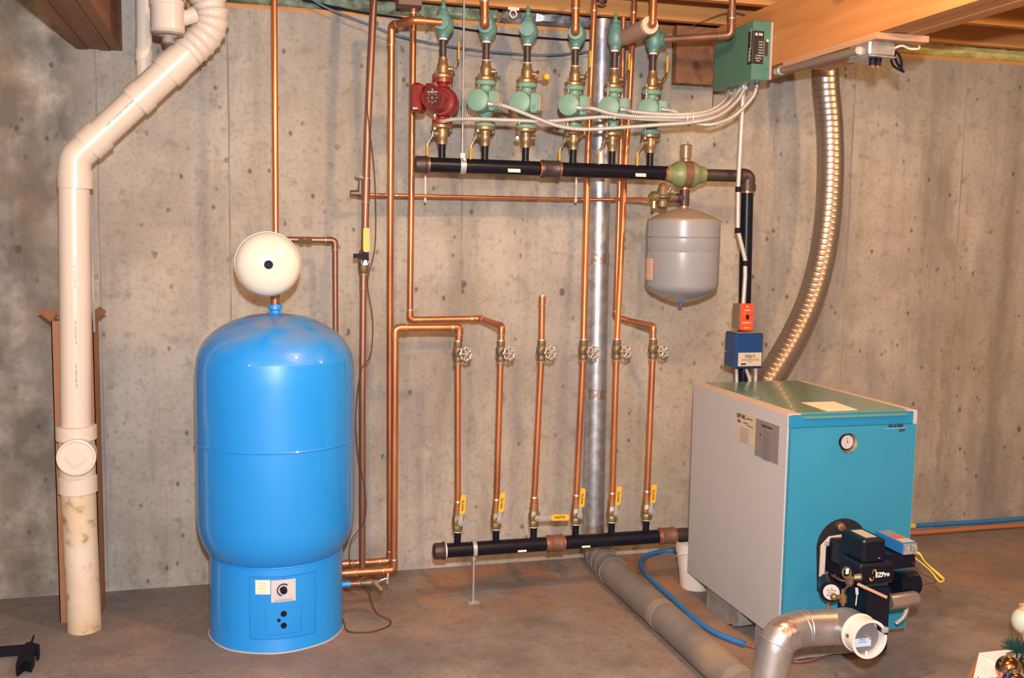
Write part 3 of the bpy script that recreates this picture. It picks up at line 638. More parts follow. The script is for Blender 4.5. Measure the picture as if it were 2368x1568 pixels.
# upper nipples and flow check valves
def flow_check(pd):
    t = thing('flow_check_valve', '', 'valve')
    g = G().lathe((0, 0, 0), ZA, [(0, .019), (.004, .021), (.014, .022), (.022, .029), (.036, .035), (.056, .036), (.072, .031), (.088, .0245), (.098, .0225), (.100, .018), (.106, .016), (.108, .012), (.120, .0115), (.123, .0085), (.14, .0065), (.143, .004)], 24)
    for v_ in g.v: v_.x += .006*math.sin(max(0, min(1, v_.z/.08))*math.pi)
    obj('cast_body', g, GREENV, t)
    d = V(pd).normalized(); c = V((0, 0, .05)); obj('outlet_port', G().lathe(c+d*.01, d, [(0, .026), (.028, .0255), (.030, .028), (.040, .028), (.0405, .019)], 24), GREENV, t)
    return t
fc1 = flow_check((-.35, -.94, 0)); fc2 = flow_check((.72, -.70, 0))
zF = 2.196
fl = ['with copper elbow turning left', 'with copper pipe rising from its front', 'with a plugged open port', 'with copper pipe rising from its front', 'partly behind the foam-wrapped pipe', 'with brown pipe leaving to the right']
for i, X in enumerate(BX):
    pr = fc1 if i < 4 else fc2; lab = 'green flow valve %s, above %s' % (fl[i], ('red pump', 'first green pump', 'second green pump', 'third green pump', 'fourth green pump', 'fifth green pump')[i])
    if i in (0, 4): pr.location = (X, YM, zF); tag(pr, lab, 'valve', 'green flow valves along the top')
    else: dup(pr, (X, YM, zF), lab)
    n_ = obj('pipe_nipple', G().cyl((X, YM, 2.12), (X, YM, zF+.004), .0135, None, 16).cyl((X, YM, zF-.006), (X, YM, zF+.002), .0155, None, 16, 1).cyl((X, YM, 2.118), (X, YM, 2.126), .0155, None, 16, 1 if i not in (0, 5) else 2), [IRONB, TAPE, COPPERB])
    tag(n_, 'short dark pipe nipple between brass valve and green flow valve above %s' % pumpword(i), 'pipe', 'dark nipples above the brass valves')
port = [V((X, YM, zF+.05))+V((-.35, -.94, 0))*.048 for X in BX[:4]]+[V((X, YM, zF+.05))+V((.72, -.70, 0)).normalized()*.05 for X in BX[4:]]
p = port[2]; tag(obj('port_plug', G().lathe(p+V((.35, .94, 0))*.012, (-.35, -.94, 0), [(0, .017), (.008, .017), (.009, .012), (.004, .01)], 16), IRONB), 'dark plug in the open port of the third green flow valve', 'plug')
for i in (1, 3):
    p = port[i]; q = p+V((-.35, -.94, 0))*.02; pipe('copper pipe rising from the %s green flow valve' % ords[i], [p+V((.35, .94, 0))*.02, q, V((q.x-.002, q.y, 2.6))], .0155 if i == 1 else .0145, COPPER, br=.02, joints=((q+ZA*.10, .03),))
p = port[4]; q = A(1503, 72, -.66); q.z = p.z
fo = thing('foam_sleeve', 'tan foam pipe sleeve slanting out in front of the fifth flow valve', 'insulation', p); d = (q-p).normalized()
g = G().lathe(p-d*.01, d, [(0, .032), ((q-p).length-.003, .0325)], 28); obj('foam_tube', g, FOAM, fo); obj('cut_end', G().lathe(q-d*.002, d, [(0, .0325), (.003, .0325), (.0031, .013), (0.0, .013)], 28, cap=False), FOAME, fo)
pipe('copper pipe coming out of the foam sleeve and rising to the ceiling', [p, q+d*.004, q+d*.022, V((q.x+.008, q.y-.012, 2.6))], .0135, COPPER, br=.02, joints=((q+ZA*.11, .028),))
p = port[5]; q = A(1602, 50, -.62); q.z = p.z; q = p+V((.78, -.62, 0)).normalized()*.26
pipe('brown copper pipe slanting right from the sixth green flow valve then rising', [p-V((.72, -.7, 0))*.02, q, q+ZA*.3], .0135, COPPERD, br=.02, joints=((q+ZA*.08, .03),))

# ------------------------------------------------------------------ pumps
def pump_frame(t, m, sgn):
    pass
zP = (zTop+zBot)/2
pm = thing('circulator_pump', '', 'pump')
th = R(-30); RZ = Matrix.Rotation(th, 4, 'Z')
def rot(g):
    for v_ in g.v: v_.xyz = RZ @ v_
    return g
H = (zTop-zBot)/2
g = G().lathe((0, 0, -H), ZA, [(0, .0385), (.002, .040), (.014, .040), (.017, .036), (.02, .021), (.034, .021), (.045, .03), (H*2-.045, .03), (H*2-.034, .021), (H*2-.02, .021), (H*2-.017, .036), (H*2-.014, .040), (H*2-.002, .040), (H*2, .0385)], 28)
for v_ in g.v:
    if abs(v_.z) > H-.019: v_.y *= .8
rot(G()); obj('volute', g, GREEN, pm)
g = rot(G().lathe((0, .03, 0), (0, -1, 0), [(0, .03), (.008, .043), (.03, .047), (.045, .047), (.05, .040)], 32)); obj('volute_casing', g, GREEN, pm)
g = rot(G().lathe((0, -.015, 0), (0, -1, 0), [(0, .036), (.03, .037), (.032, .042), (.092, .042), (.098, .0405), (.101, .036)], 36)); obj('motor_can', g, GREEN, pm)
g = rot(G().box((.036, -.098, -.038), (.074, -.03, .038), bev=.006)); tb = obj('terminal_box', g, GREEN, pm)
g = rot(G().box((.0735, -.088, -.028), (.0755, -.036, .03))); obj('rating_plate', g, LABEL, pm)
g = rot(G().lathe((.055, -.100, -.016), (0, 1, 0), [(0, .009), (.004, .009)], 14)); obj('knockout', g, GREENV, pm)
for q in ((.07, -.098, -.034), (.079, -.05, -.005)): obj('cover_screw', rot(G().lathe(q, (0, -1, 0), [(0, .0045), (.003, .0045), (.005, .002)], 10)), CHROME, pm)
gl = ['second branch', 'third branch, its round knockout showing', 'fourth branch, beside the bright copper riser', 'fifth branch, in front of the steel duct', 'sixth branch, at the right end of the row']
for i in range(1, 6):
    lab = 'green circulator pump on the ' + gl[i-1]
    if i == 1: pm.location = (BX[i], YM, zP); tag(pm, lab, 'pump', 'green circulator pumps in a row')
    else: dup(pm, (BX[i], YM, zP), lab)
rp = thing('circulator_pump', 'red circulator pump at the left end of the row of pumps', 'pump', (BX[0], YM, zP))
o_ = V((BX[0], YM, zP)); RZ = Matrix.Rotation(R(-28), 4, 'Z')
def rotw(g):
    for v_ in g.v: v_.xyz = (RZ @ v_)+o_
    return g
g = G().lathe((0, 0, -H), ZA, [(0, .038), (.002, .040), (.016, .040), (.018, .03), (.022, .021), (.035, .022), (.05, .034), (H*2-.05, .034), (H*2-.035, .022), (H*2-.022, .021), (H*2-.018, .03), (H*2-.016, .040), (H*2-.002, .040), (H*2, .038)], 28)
for v_ in g.v:
    if abs(v_.z) > H-.019: v_.y *= .8
for v_ in g.v: v_.xyz = v_+o_
obj('volute', g, RED, rp)
obj('volute_casing', rotw(G().lathe((.004, .045, -.004), (0, -1, 0), [(0, .03), (.01, .052), (.045, .058), (.065, .057), (.08, .050)], 40)), RED, rp)
mc = obj('motor_housing', rotw(G().lathe((-.004, -.03, -.002), (0, -1, 0), [(0, .046), (.075, .045), (.084, .043), (.088, .039), (.086, .037)], 40)), RED, rp)
obj('nameplate', rotw(G().lathe((-.004, -.113, -.002), (0, -1, 0), [(0, .0375), (.003, .0375)], 40)), DARK, rp)
fx = RZ @ XA; fn = RZ @ V((0, -1, 0)); fc_ = (RZ @ V((-.004, -.1165, -.002)))+o_
text('GRUNDFOS', .0075, fc_+ZA*.021, fx, ZA, WHITEP, rp); text('X', .011, fc_+ZA*.029, fx, ZA, WHITEP, rp)
g = G().torus(fc_+fn*.001, fn, .014, .0006, 32, 4); 
for a_ in range(0, 360, 45): g.plate(fc_+fn*.0008+(fx*math.cos(R(a_))+ZA*math.sin(R(a_)))*.018, fx, ZA, .007, .004, .0005)
obj('plate_print', g, mat('plate_grey', (.2, .18, .16), .6), rp); obj('centre_screw', G().lathe(fc_, fn, [(0, .006), (.002, .006)], 12), BRASSD, rp)
obj('terminal_box', rotw(G().box((-.095, -.105, -.052), (-.052, -.03, .058), bev=.012)), RED, rp)
obj('box_bridge', rotw(G().box((-.07, -.05, -.03), (-.03, .0, .03), bev=.008)), RED, rp)
obj('vent_dome', rotw(G().box((-.06, -.06, .035), (-.02, -.01, .062), bev=.012)), RED, rp)

# ------------------------------------------------------------------ threaded rod
xr = A(1069, 385, YM).x
rd = thing('hanger_rod', 'thin steel threaded rod holding the upper manifold from the ceiling', 'rod', (xr, YM, zM))
obj('rod', G().cyl((xr, YM, zM+.03), (xr, YM, 2.62), .004, None, 8), STEEL, rd)
obj('clamp_ring', G().lathe((xr-.011, YM, zM), XA, [(0, .0295), (0, .0315), (.022, .0315), (.022, .0295)], 28, cap=False).box((xr-.009, YM-.006, zM+.03), (xr+.009, YM+.006, zM+.048)).lathe((xr, YM-.034, zM+.022), (0, -1, 0), [(0, .006), (.008, .006)], 6), STEEL, rd)

# ------------------------------------------------------------------ air separator, tank, elbow
AS = V((A(1585, 392, YM).x, YM, zM-.002))
s_ = thing('air_separator', 'green cast-iron air separator with vent on the upper manifold', 'air separator', AS)
obj('cast_body', G().lathe(AS-XA*.085, XA, [(0, .032), (.012, .034), (.02, .033), (.03, .04), (.045, .05), (.06, .0545), (.115, .0545), (.13, .048), (.14, .04), (.152, .035), (.165, .034), (.17, .032)], 32), GREENA, s_)
obj('rust_band', G().lathe(AS-XA*.02, XA, [(0, .0552), (.012, .0556), (.012, .0552), (.026, .0552), (.026, .0556), (.038, .0552)], 32), RUST, s_)
obj('bare_thread', G().cyl(AS-XA*.095, AS-XA*.082, .03), COPPERB, s_)
obj('air_vent', G().lathe(AS+ZA*.05, ZA, [(0, .014), (.01, .014), (.012, .02), (.02, .0225), (.062, .0245), (.066, .026), (.069, .024)], 20), CHROME if False else mat('vent_brass', (.72, .52, .36), .25, .9), s_)
obj('vent_valve', G().cyl(AS+V((.008, 0, .118)), AS+V((.008, 0, .132)), .004), BRASSD, s_)
gt = A(1583, 600, YM); xg = AS.x
obj_t = pipe('brown iron tee and nipple joining the separator to the grey tank', [V((xg, YM, zM-.05)), V((xg, YM, 1.55))], .0135, IRONB, nm='pipe_tee', cat='fitting')
zt1 = A(1583, 458, YM).z
obj('tee_body', G().cyl((xg, YM, zt1-.032), (xg, YM, zt1+.034), .02, None, 16).cyl((xg, YM, zt1), (xg-.035, YM, zt1), .019, None, 16), IRONB, obj_t)
obj('bare_thread', G().cyl((xg, YM, zt1+.034), (xg, YM, zt1+.046), .0165, None, 16).cyl((xg, YM, zt1-.046), (xg, YM, zt1-.032), .0175, None, 16), COPPERB, obj_t)
T = thing('expansion_tank', 'grey steel expansion tank hanging below the green air separator', 'tank', (xg, YM, 1.23))
zz = lambda py: A(1583, py, YM).z
zt_, zb_ = zz(483), zz(700)
prof = [(0, .001), (.004, .03), (.02, .08), (.045, .128), (.062, .145), (.075, .1495), (.2, .151), (zz(583)-zb_, .151), (zz(583)-zb_+.002, .1495), (zz(583)-zb_+.005, .151), (zz(550)-zb_-.004, .151), (zz(550)-zb_, .148), (zz(550)-zb_+.004, .151), (zz(512)-zb_, .1505)]
hh = zz(512)-zb_; obj('tank_shell', G().lathe((xg, YM, zb_), ZA, prof, 56, cap=False), GREYT, T)
tpz = zt_-zb_; obj('dusty_top', G().lathe((xg, YM, zb_), ZA, [(hh, .1505), (hh+.008, .146), (hh+(tpz-hh)*.35, .125), (hh+(tpz-hh)*.65, .09), (hh+(tpz-hh)*.9, .05), (tpz+.003, .02), (tpz+.004, .001)], 56, cap=False), GREYR, T)
obj('blue_valve_cap', G().cyl((xg, YM, zb_-.012), (xg, YM, zb_+.003), .008, None, 12), BLUEC, T)
g = G(); vs = []; fs = []
for j in range(7):
    a = R(-98+j*4); 
    for z in (zz(647), zz(598)): vs.append((xg+math.sin(a)*.1525, YM-math.cos(a)*.1525, z))
for j in range(6): fs.append((j*2, j*2+2, j*2+3, j*2+1))
obj('paper_label', g.add(vs, fs), mat('peach_label', (.62, .42, .3), .6), T)
# pressure reducing valve
pc_ = A(1532, 456, YM); pc_.z = zt1
pv = thing('pressure_valve', 'aged brass pressure reducing valve left of the tank tee', 'valve', pc_)
obj('bell_housing', G().lathe(pc_-ZA*.02, ZA, [(0, .02), (.012, .024), (.02, .036), (.024, .036), (.03, .027), (.06, .019), (.072, .015), (.078, .008)], 24), BRASSD, pv)
obj('lower_bowl', G().lathe(pc_+ZA*-.045, ZA, [(0, .012), (.006, .021), (.02, .024), (.03, .022)], 20), BRASSD, pv)
obj('inlet_body', G().lathe(pc_-XA*.06, XA, [(0, .009), (.006, .016), (.014, .024), (.035, .024), (.045, .018), (.06, .02)], 16), BRASSD, pv)
obj('outlet_body', G().lathe(pc_+XA*.01, XA, [(0, .015), (.012, .016), (.013, .019), (.04, .019), (.041, .014), (.065, .014)], 16), BRASSD, pv)
obj('drain_plug', G().cyl(pc_+V((-.04, -.008, -.045)), pc_+V((-.04, -.008, -.015)), .011, None, 8), BRASS, pv)
obj('fill_lever', G().cyl(pc_+V((.02, -.01, .02)), pc_+V((.028, -.02, .045)), .009, .007, 12), CHROME, pv)
xe = A(1729, 420, YM).x
pipe('brown iron pipe from the air separator turning down through an elbow', [AS+XA*.08, V((xe, YM, zM)), V((xe, YM, zM-.05))], .025, IRONB, nm='iron_pipe', br=.045, elbows=False)
el = obj('iron_elbow', G().tube(fillet([V((xe-.04, YM, zM)), V((xe, YM, zM)), V((xe, YM, zM-.045))], .045, 8), .031, 24).cyl((xe, YM, zM-.035), (xe, YM, zM-.062), .034, None, 24).cyl((xe, YM, zM-.062), (xe, YM, zM-.07), .028, None, 24, 1), [IRONB, COPPERB]); tag(el, 'rusty brown iron elbow at the right end of the upper manifold', 'fitting')
pipe('black steel riser dropping from the iron elbow to behind the boiler', [V((xe, YM, zM-.07)), V((A(1722, 860, YM).x, YM, .6))], .0255, IRON, nm='iron_pipe', elbows=False)
# conduit with straps
ce = thing('rigid_conduit', 'pale steel conduit taped to the black riser down to the red switch', 'conduit', A(1719, 700, -.46))
cpts = [A(1721, 180, -.47), A(1717, 235, -.45), A(1707, 430, -.45), A(1706, 532, -.45), A(1723, 600, -.45), A(1723, 640, -.45), A(1719, 702, -.45)]
obj('conduit_run', G().tube(fillet(cpts, .05), .0093, 14), CONDUIT, ce)
for px, py in ((1707, 438), (1706, 533), (1724, 609)): p = A(px, py, -.45); obj('tape_band', G().cyl(p+ZA*.011, p-ZA*.011, .0118, None, 14), BLACKM, ce)
# red switch
sf = -.52; a = A(1711, 764, sf); b = A(1743, 702, sf)
rs = thing('emergency_switch', 'bright red-orange emergency switch plate above the navy control box', 'switch', a)
obj('switch_box', G().box((a.x-.002, sf+.004, a.z+.004), (b.x-.003, sf+.065, b.z-.003)), mat('switch_box_steel', (.3, .24, .2), .5, .5), rs)
cxx, czz = (a.x+b.x)/2, (a.z+b.z)/2
obj('switch_plate', G().plate((cxx, sf+.004, czz), XA, ZA, b.x-a.x, b.z-a.z, .005, rc=.005), ORANGE, rs)
obj('toggle', G().box((cxx-.004, sf-.012, czz-.009), (cxx+.004, sf, czz+.009)), BLACKM, rs)
for s__, z_, sz in (('OIL', .042, .009), ('BURNER', .027, .0085), ('ON', .014, .006), ('EMERGENCY', -.024, .0085), ('SWITCH', -.045, .007)): text(s__, sz, (cxx+(0 if s__ != 'ON' else -.013), sf-.0008, czz+z_), XA, ZA, WHITEP, rs, squeeze=.85)
# navy control
sf = -.55; a = A(1700, 853, sf); b = A(1767, 770, sf)
nb = thing('low_water_control', 'navy blue low water cut-off box above the back of the boiler', 'control box', a)
obj('case', G().box((a.x, sf, a.z), (b.x, sf+.10, b.z), bev=.006), NAVY, nb)
obj('case_top', G().box((a.x+.002, sf+.002, b.z), (b.x-.002, sf+.098, b.z+.001)), mat('dusty_top', (.35, .25, .2), .7), nb)
la = A(1706, 847, sf); lb = A(1761, 815, sf); lc = (la+lb)/2; lc.y = sf-.0005
obj('label_plate', G().plate(lc, XA, ZA, lb.x-la.x, lb.z-la.z, .001), LABEL, nb)
text('Safgard', .02, lc+V((0, -.001, .014)), XA, ZA, BLKP, nb, squeeze=.8); text('LOW WATER CUT-OFF', .0085, lc+V((0, -.001, -.003)), XA, ZA, BLKP, nb, squeeze=.9); text('MODEL 650', .004, lc+V((0, -.001, -.011)), XA, ZA, BLKP, nb)
obj('label_block', G().plate(lc+V((-.028, -.001, -.019)), XA, ZA, .022, .007, .0004).plate(lc+V((0, -.001, .0035)), XA, ZA, .075, .0006, .0004), BLKP, nb)
obj('side_screw', G().sph(V((a.x-.001, sf+.085, (a.z+b.z)/2-.01)), .003, n=8), CHROME, nb)
def flexc(pts, r, label, cat='conduit', grp=None, m=CONDUIT, step=.0028, nm='armoured_conduit', per=3):
    pp = resample(spline(pts, 12), step); t = obj(nm, G().tube(pp, r, 10, rads=[r*(1.1 if i % per else .86) for i in range(len(pp))]), m); return tag(t, label, cat, grp)
for k, (a_, b_) in enumerate((((1703, 858), (1704, 900)), ((1727, 858), (1738, 900)), ((1747, 856), (1743, 900)))):
    A0 = A(*a_, -.50); B0 = A(*b_, -.50); flexc([A0+ZA*.01, A0, (A0+B0)/2+XA*.002*k, B0-ZA*.05], .0075, 'short armoured conduit below the navy control box, %s of three' % ('left', 'middle', 'right')[k])

# ------------------------------------------------------------------ steel ducts
xd = A(1382, 600, -.085).x
du = thing('steel_duct', 'shiny vertical galvanised duct against the wall', 'duct', (xd, -.085, 0))
xt, xbm = A(1392, 100, -.085).x, A(1372, 1230, -.085).x
obj('duct_pipe', G().cyl((xbm, -.085, .12), (xt, -.085, 2.38), .049, .045, 40), GALV, du)
for y0, y1 in ((586, 610), (897, 920), (1208, 1236)):
    p = A(1372+(1230-(y0+y1)/2)*.0175, y0, -.085); q = A(1372, y1, -.085); u = (p.z-.12)/2.26; x_ = xbm+(xt-xbm)*u; obj('foil_tape_band', G().cyl((x_, -.085, q.z), (x_, -.085, p.z), .0505, None, 40), FOIL, du)
obj('duct_elbow', G().tube(fillet([V((xbm, -.085, .125)), V((xbm, -.085, .062)), V((xbm+.006, -.15, .062))], .05, 8), .051, 36), GALVF, du)
fd = thing('floor_duct', 'dull grey round duct lying along the floor toward the camera', 'duct', (xbm, -.2, 0))
dpts = [V((xbm+.004, -.13, .062))]+[AZ(x_, y_, .06) for x_, y_ in ((1424, 1330), (1505, 1400), (1568, 1455), (1671, 1548), (1760, 1630))]
obj('duct_run', G().tube(dpts, .0585, 36), GALVF, fd)
dq0 = (dpts[1]-dpts[0]).normalized()
for t_ in (.03, .10, .17, .24): p = dpts[0]+dq0*t_; obj('crimped_collar', G().cyl(p, p+dq0*.018, .0625, None, 36), GALVF, fd)
dq = (dpts[4]-dpts[2]).normalized()
for xq, yq in ((1532, 1424), (1712, 1585)): p = AZ(xq, yq, .06); obj('foil_tape_band', G().cyl(p-dq*.022, p+dq*.022, .0597, None, 36), mat('dusty_tape', (.36, .31, .27), .45, .4), fd)
# silver elbow duct + hood
YH = -1.705
hc = A(2011, 1479, YH-.055); hx = hc.x; hz = hc.z
b0 = AZ(1800, 1600, .0); s0 = V((A(1803, 1568, YH).x, YH, 0))
it = thing('intake_duct', 'silver galvanised elbow duct curving up from the floor at the boiler front', 'duct', s0)
zb = hz-.016
s1 = V((s0.x, YH+.01, A(1803, 1500, YH).z)); s2 = V((A(1835, 1452, YH).x, YH, zb+.01)); s3 = V((hx-.06, YH+.02, zb+.01)); 
ip = fillet([V((s0.x-.008, YH+.07, 0.0)), V((s0.x-.003, YH+.07, .09)), V((s0.x+.03, YH+.07, zb+.0)), V((s0.x+.12, YH+.08, zb+.01)), V((hx-.015, YH+.075, zb+.005)), V((hx, YH+.06, hz)), V((hx, YH+.0, hz))], .07, 4)
obj('elbow_run', G().tube(ip, .0535, 36), mat('elbow_steel', (.50, .48, .47), .4, .8, (.36, .34, .33), 8, contrast=.12), it)
for i_ in (3, 7, 11, 15):
    if i_ < len(ip)-1: d = (ip[i_+1]-ip[i_-1]).normalized(); obj('elbow_seam', G().torus(ip[i_], d, .054, .0018, 36, 6), GALV, it)
obj('foil_tape_band', G().tube([ip[8], ip[9], ip[10]], .0545, 36) if len(ip) > 11 else G(), FOIL, it)
obj('foil_tape_band', G().cyl(V((s0.x-.008, YH+.07, .005)), V((s0.x-.006, YH+.07, .05)), .0545, None, 36), FOIL, it)
hd = thing('air_intake_hood', 'white round combustion air hood with damper facing out before the burner', 'air hood', (hx, YH, hz))
RH = .0565
g = G(); n = 48
def ring(g, y0, y1, ro, ri, a0, a1, n=40):
    vs = []; fs = []
    for j in range(n+1):
        a = R(a0+(a1-a0)*j/n)
        for rr, yy in ((ro, y0), (ro, y1), (ri, y1), (ri, y0)): vs.append((hx+rr*math.cos(a), yy, hz+rr*math.sin(a)))
    for j in range(n):
        q = j*4; w_ = q+4
        for e in range(4): f = (e+1) % 4; fs.append((q+e, w_+e, w_+f, q+f))
    fs += [(0, 1, 2, 3), (n*4+3, n*4+2, n*4+1, n*4)]; return g.add(vs, fs)
obj('hood_collar', ring(G(), YH-.005, YH-.05, RH-.001, RH-.005, 36, 368), mat('hood_white', (.72, .65, .6), .4), hd)
obj('front_rim', ring(G(), YH-.048, YH-.056, RH+.002, RH-.006, 36, 368), bpy.data.materials['hood_white'], hd)
for a_, b_ in ((42, 365),): pass
obj('back_rim', ring(G(), YH-.0, YH-.007, RH+.002, RH-.006, 0, 359.9), bpy.data.materials['hood_white'], hd)
obj('damper_plate', G().lathe((hx-.003, YH-.034, hz), (0, -1, 0), [(0, .046), (.0025, .046)], 40), mat('damper_grey', (.22, .22, .24), .45, .5), hd)
obj('damper_sticker', G().plate((hx-.012, YH-.0368, hz-.015), XA, (0, 0, 1), .06, .026, .0008), mat('sticker_pale_blue', (.5, .6, .72), .5), hd)
text('FIELD', .008, (hx-.012, YH-.038, hz-.006), XA, ZA, BLUEC, hd); text('CONTROLS', .0055, (hx-.012, YH-.038, hz-.014), XA, ZA, BLUEC, hd)
obj('pivot_screw', G().cyl((hx+.006, YH-.036, hz+.003), (hx+.004, YH-.054, hz+.004), .004, None, 8).cyl((hx-.012, YH-.05, hz+.01), (hx+.003, YH-.05, hz+.004), .0014, None, 6), CHROME, hd)
obj('rim_bolt', G().lathe((hx-RH+.002, YH-.028, hz+.006), (-1, -.3, 0), [(0, .006), (.004, .006), (.005, .004)], 6), RUST, hd)
obj('weight', G().box((hx+RH-.012, YH-.056, hz+.014), (hx+RH+.008, YH-.042, hz+.030), bev=.003), STEEL, hd)
obj('drip_stem', G().cyl((hx-.002, YH-.046, hz-RH+.004), (hx-.002, YH-.046, hz-RH+.018), .003, None, 8), TAPE, hd)

# ------------------------------------------------------------------ stainless flexible flue
fp = [A(1906, 20, -.22), A(1907, 120, -.22), A(1910, 200, -.22), A(1919, 300, -.22), A(1920, 420, -.23), A(1909, 550, -.25), A(1882, 670, -.29), A(1838, 775, -.34), A(1775, 880, -.40), A(1715, 960, -.45)]
pp = resample(spline(fp, 16), .0045); rr = []
for i in range(len(pp)): rr.append(.058+(.0011 if i % 6 == 0 else 0))
tag(obj('flue_pipe', G().tube(pp, .058, 36, rads=rr), FLEX, sharp=20), 'ribbed stainless flexible flue curving down the wall behind the boiler', 'flue')

# ------------------------------------------------------------------ boiler
X0, X1, YF, YB, ZB, ZT = 1.757, 2.258, -1.272, -.555, .098, .876
bo = thing('boiler', 'teal and light grey boiler cabinet standing on concrete blocks', 'boiler', (X0, YF, ZB))
obj('side_panel', G().box((X0, YF, ZB), (X0+.014, YB, ZT)), BWHITE, bo)['label'] = 'light grey left side panel'
obj('side_panel', G().box((X1-.014, YF-.004, ZB), (X1, YB, ZT)), BWHITE, bo)
wd_ = .05
obj('top_rim', G().box((X0, YF, ZT), (X0+wd_, YB, ZT+.004)), mat('dusty_rim', (.56, .44, .36), .6), bo); obj('top_rim', G().box((X1-wd_*.7, YF, ZT), (X1, YB, ZT+.004)), bpy.data.materials['dusty_rim'], bo)
obj('top_panel', G().box((X0+wd_, YF+.012, ZT-.008), (X1-wd_*.7, YB, ZT+.0055)), TEALT, bo)
def plate_hole(x0, x1, z0, z1, cx_, cz_, r, ya, yb):
    an = sorted([2*math.pi*k/40 for k in range(40)]+[math.atan2(z-cz_, x-cx_) % (2*math.pi) for x in (x0, x1) for z in (z0, z1)])
    vs = []; n = len(an); fs = []
    for yy in (ya, yb):
        for a in an:
            c_, s__ = math.cos(a), math.sin(a)
            t = min(((x1-cx_)/c_ if c_ > 1e-9 else (x0-cx_)/c_ if c_ < -1e-9 else 9), ((z1-cz_)/s__ if s__ > 1e-9 else (z0-cz_)/s__ if s__ < -1e-9 else 9))
            vs += [(cx_+r*c_, yy, cz_+r*s__), (cx_+t*c_, yy, cz_+t*s__)]
    for k in range(n):
        l = (k+1) % n; o = 2*n
        fs += [(2*k, 2*k+1, 2*l+1, 2*l), (o+2*k, o+2*l, o+2*l+1, o+2*k+1), (2*k+1, o+2*k+1, o+2*l+1, 2*l+1), (2*k, 2*l, o+2*l, o+2*k)]
    return G().add(vs, fs)
gh = A(1963, 1025, YF-.016)
obj('front_panel', plate_hole(X0+.006, X1-.010, ZB+.006, ZT-.043, gh.x, gh.z, .034, YF-.016, YF), TEAL, bo)
obj('inner_liner', G().box((X0+.02, YF+.06, ZB+.02), (X1-.02, YF+.064, ZT-.02)), BLACKM, bo)
obj('header_strip', G().box((X0+.004, YF-.003, ZT-.042), (X1-.016, YF+.012, ZT-.001)), mat('header_teal', (.015, .21, .40), .4), bo)
obj('lid_lip', G().box((X0+.055, YF-.010, ZT-.012), (X1-.045, YF+.012, ZT-.004)), TEALT, bo)
obj('back_panel', G().box((X0+.014, YB-.006, ZB), (X1-.014, YB, ZT-.008)), BWHITE, bo)
obj('base_pan', G().box((X0+.014, YF+.001, ZB), (X1-.014, YB, ZB+.02)), BLACK, bo)
q = [AZ(x_, y_, ZT+.0058) for x_, y_ in ((1912, 951), (1983, 948), (1928, 929), (1853, 931))]
obj('top_label', G().prism(q, ZA*.0008), PAPER, bo)
def side_label(x0, y0, x1, y1, m, nm):
    a = AX(x0, y0, X0); b = AX(x1, y1, X0); g = G().box((X0-.0012, b.y, b.z), (X0, a.y, a.z)); o = obj(nm, g, m, bo); return a, b
a, b = side_label(1705, 950, 1746, 1035, LABEL, 'rating_label'); sx = V((0, -1, 0))
ty = lambda u: V((X0-.0018, a.y+(b.y-a.y)*u, 0))
text('QHT INC.', .02, ty(.26)+ZA*(a.z-.014), sx, ZA, BLKP, bo, squeeze=.8, bold=.0005); text('BIASI BOILERS', .007, ty(.7)+ZA*(a.z-.014), sx, ZA, BLKP, bo)
text('B10', .014, ty(.15)+ZA*(a.z-.034), sx, ZA, BLKP, bo, bold=.0004); text('NET RATING', .006, ty(.5)+ZA*(a.z-.034), sx, ZA, BLKP, bo); text('MADE IN ITALY', .006, ty(.75)+ZA*(a.z-.04), sx, ZA, RUST, bo)
for i_ in range(6): text('maximum working pressure water', .0055, ty(.45)+ZA*(a.z-.055-i_*.009), sx, ZA, LABELG, bo, squeeze=.8)
a, b = side_label(1749, 967, 1799, 1075, LABELG, 'instruction_label'); b_ = b
text('Design Features', .011, ty(.5)+ZA*(a.z-.016), sx, ZA, BLKP, bo, bold=.0003)
for i_ in range(12): text('installation instructions', .005, ty(.5)+ZA*(a.z-.034-i_*.009), sx, ZA, mat('faint_print', (.15, .13, .12), .6) if i_ == 0 else bpy.data.materials['faint_print'], bo, squeeze=1)
obj('label_square', G().plate(ty(.22)+ZA*(a.z-.052), sx, ZA, .008, .008, .0004), BLKP, bo)
gc = A(1957, 1022, YF-.014); gauge = obj('gauge_collar', G().lathe(V((gh.x, YF-.0158, gh.z)), (0, 1, 0), [(0, .0342), (.05, .0342), (.05, .033), (0, .0335)], 40, cap=False), mat('gauge_recess', (.5, .42, .27), .5), bo)
obj('gauge_well', G().lathe(V((gh.x, YF+.034, gh.z)), (0, -1, 0), [(0, .034), (.0004, .034)], 36), BLACKM, gauge)
obj('gauge_stem', G().cyl(gc+V((0, .04, 0)), gc, .012, None, 14), BLACKM, gauge)
obj('gauge_bezel', G().lathe(gc+V((-.004, -.0, .002)), (0, -1, 0), [(0, .0265), (.012, .0265), (.013, .025), (.012, .0235)], 36), BLACKM, gauge)
obj('gauge_face', G().lathe(gc+V((-.004, -.011, .002)), (0, -1, 0), [(0, .024), (.001, .024)], 36), mat('gauge_face', (.62, .55, .54), .4), gauge)
obj('gauge_needle', G().plate(gc+V((-.005, -.013, .008)), V((1, 0, .2)), V((-.2, 0, 1)), .0012, .018, .0005).lathe(gc+V((-.004, -.012, .002)), (0, -1, 0), [(0, .002), (.002, .002)], 8), BLKP, gauge)
p = A(2071, 985, YF-.0165); text('VEGA III SERIES', .0125, p, XA, ZA, BLKP, bo, squeeze=.72, bold=.0006)
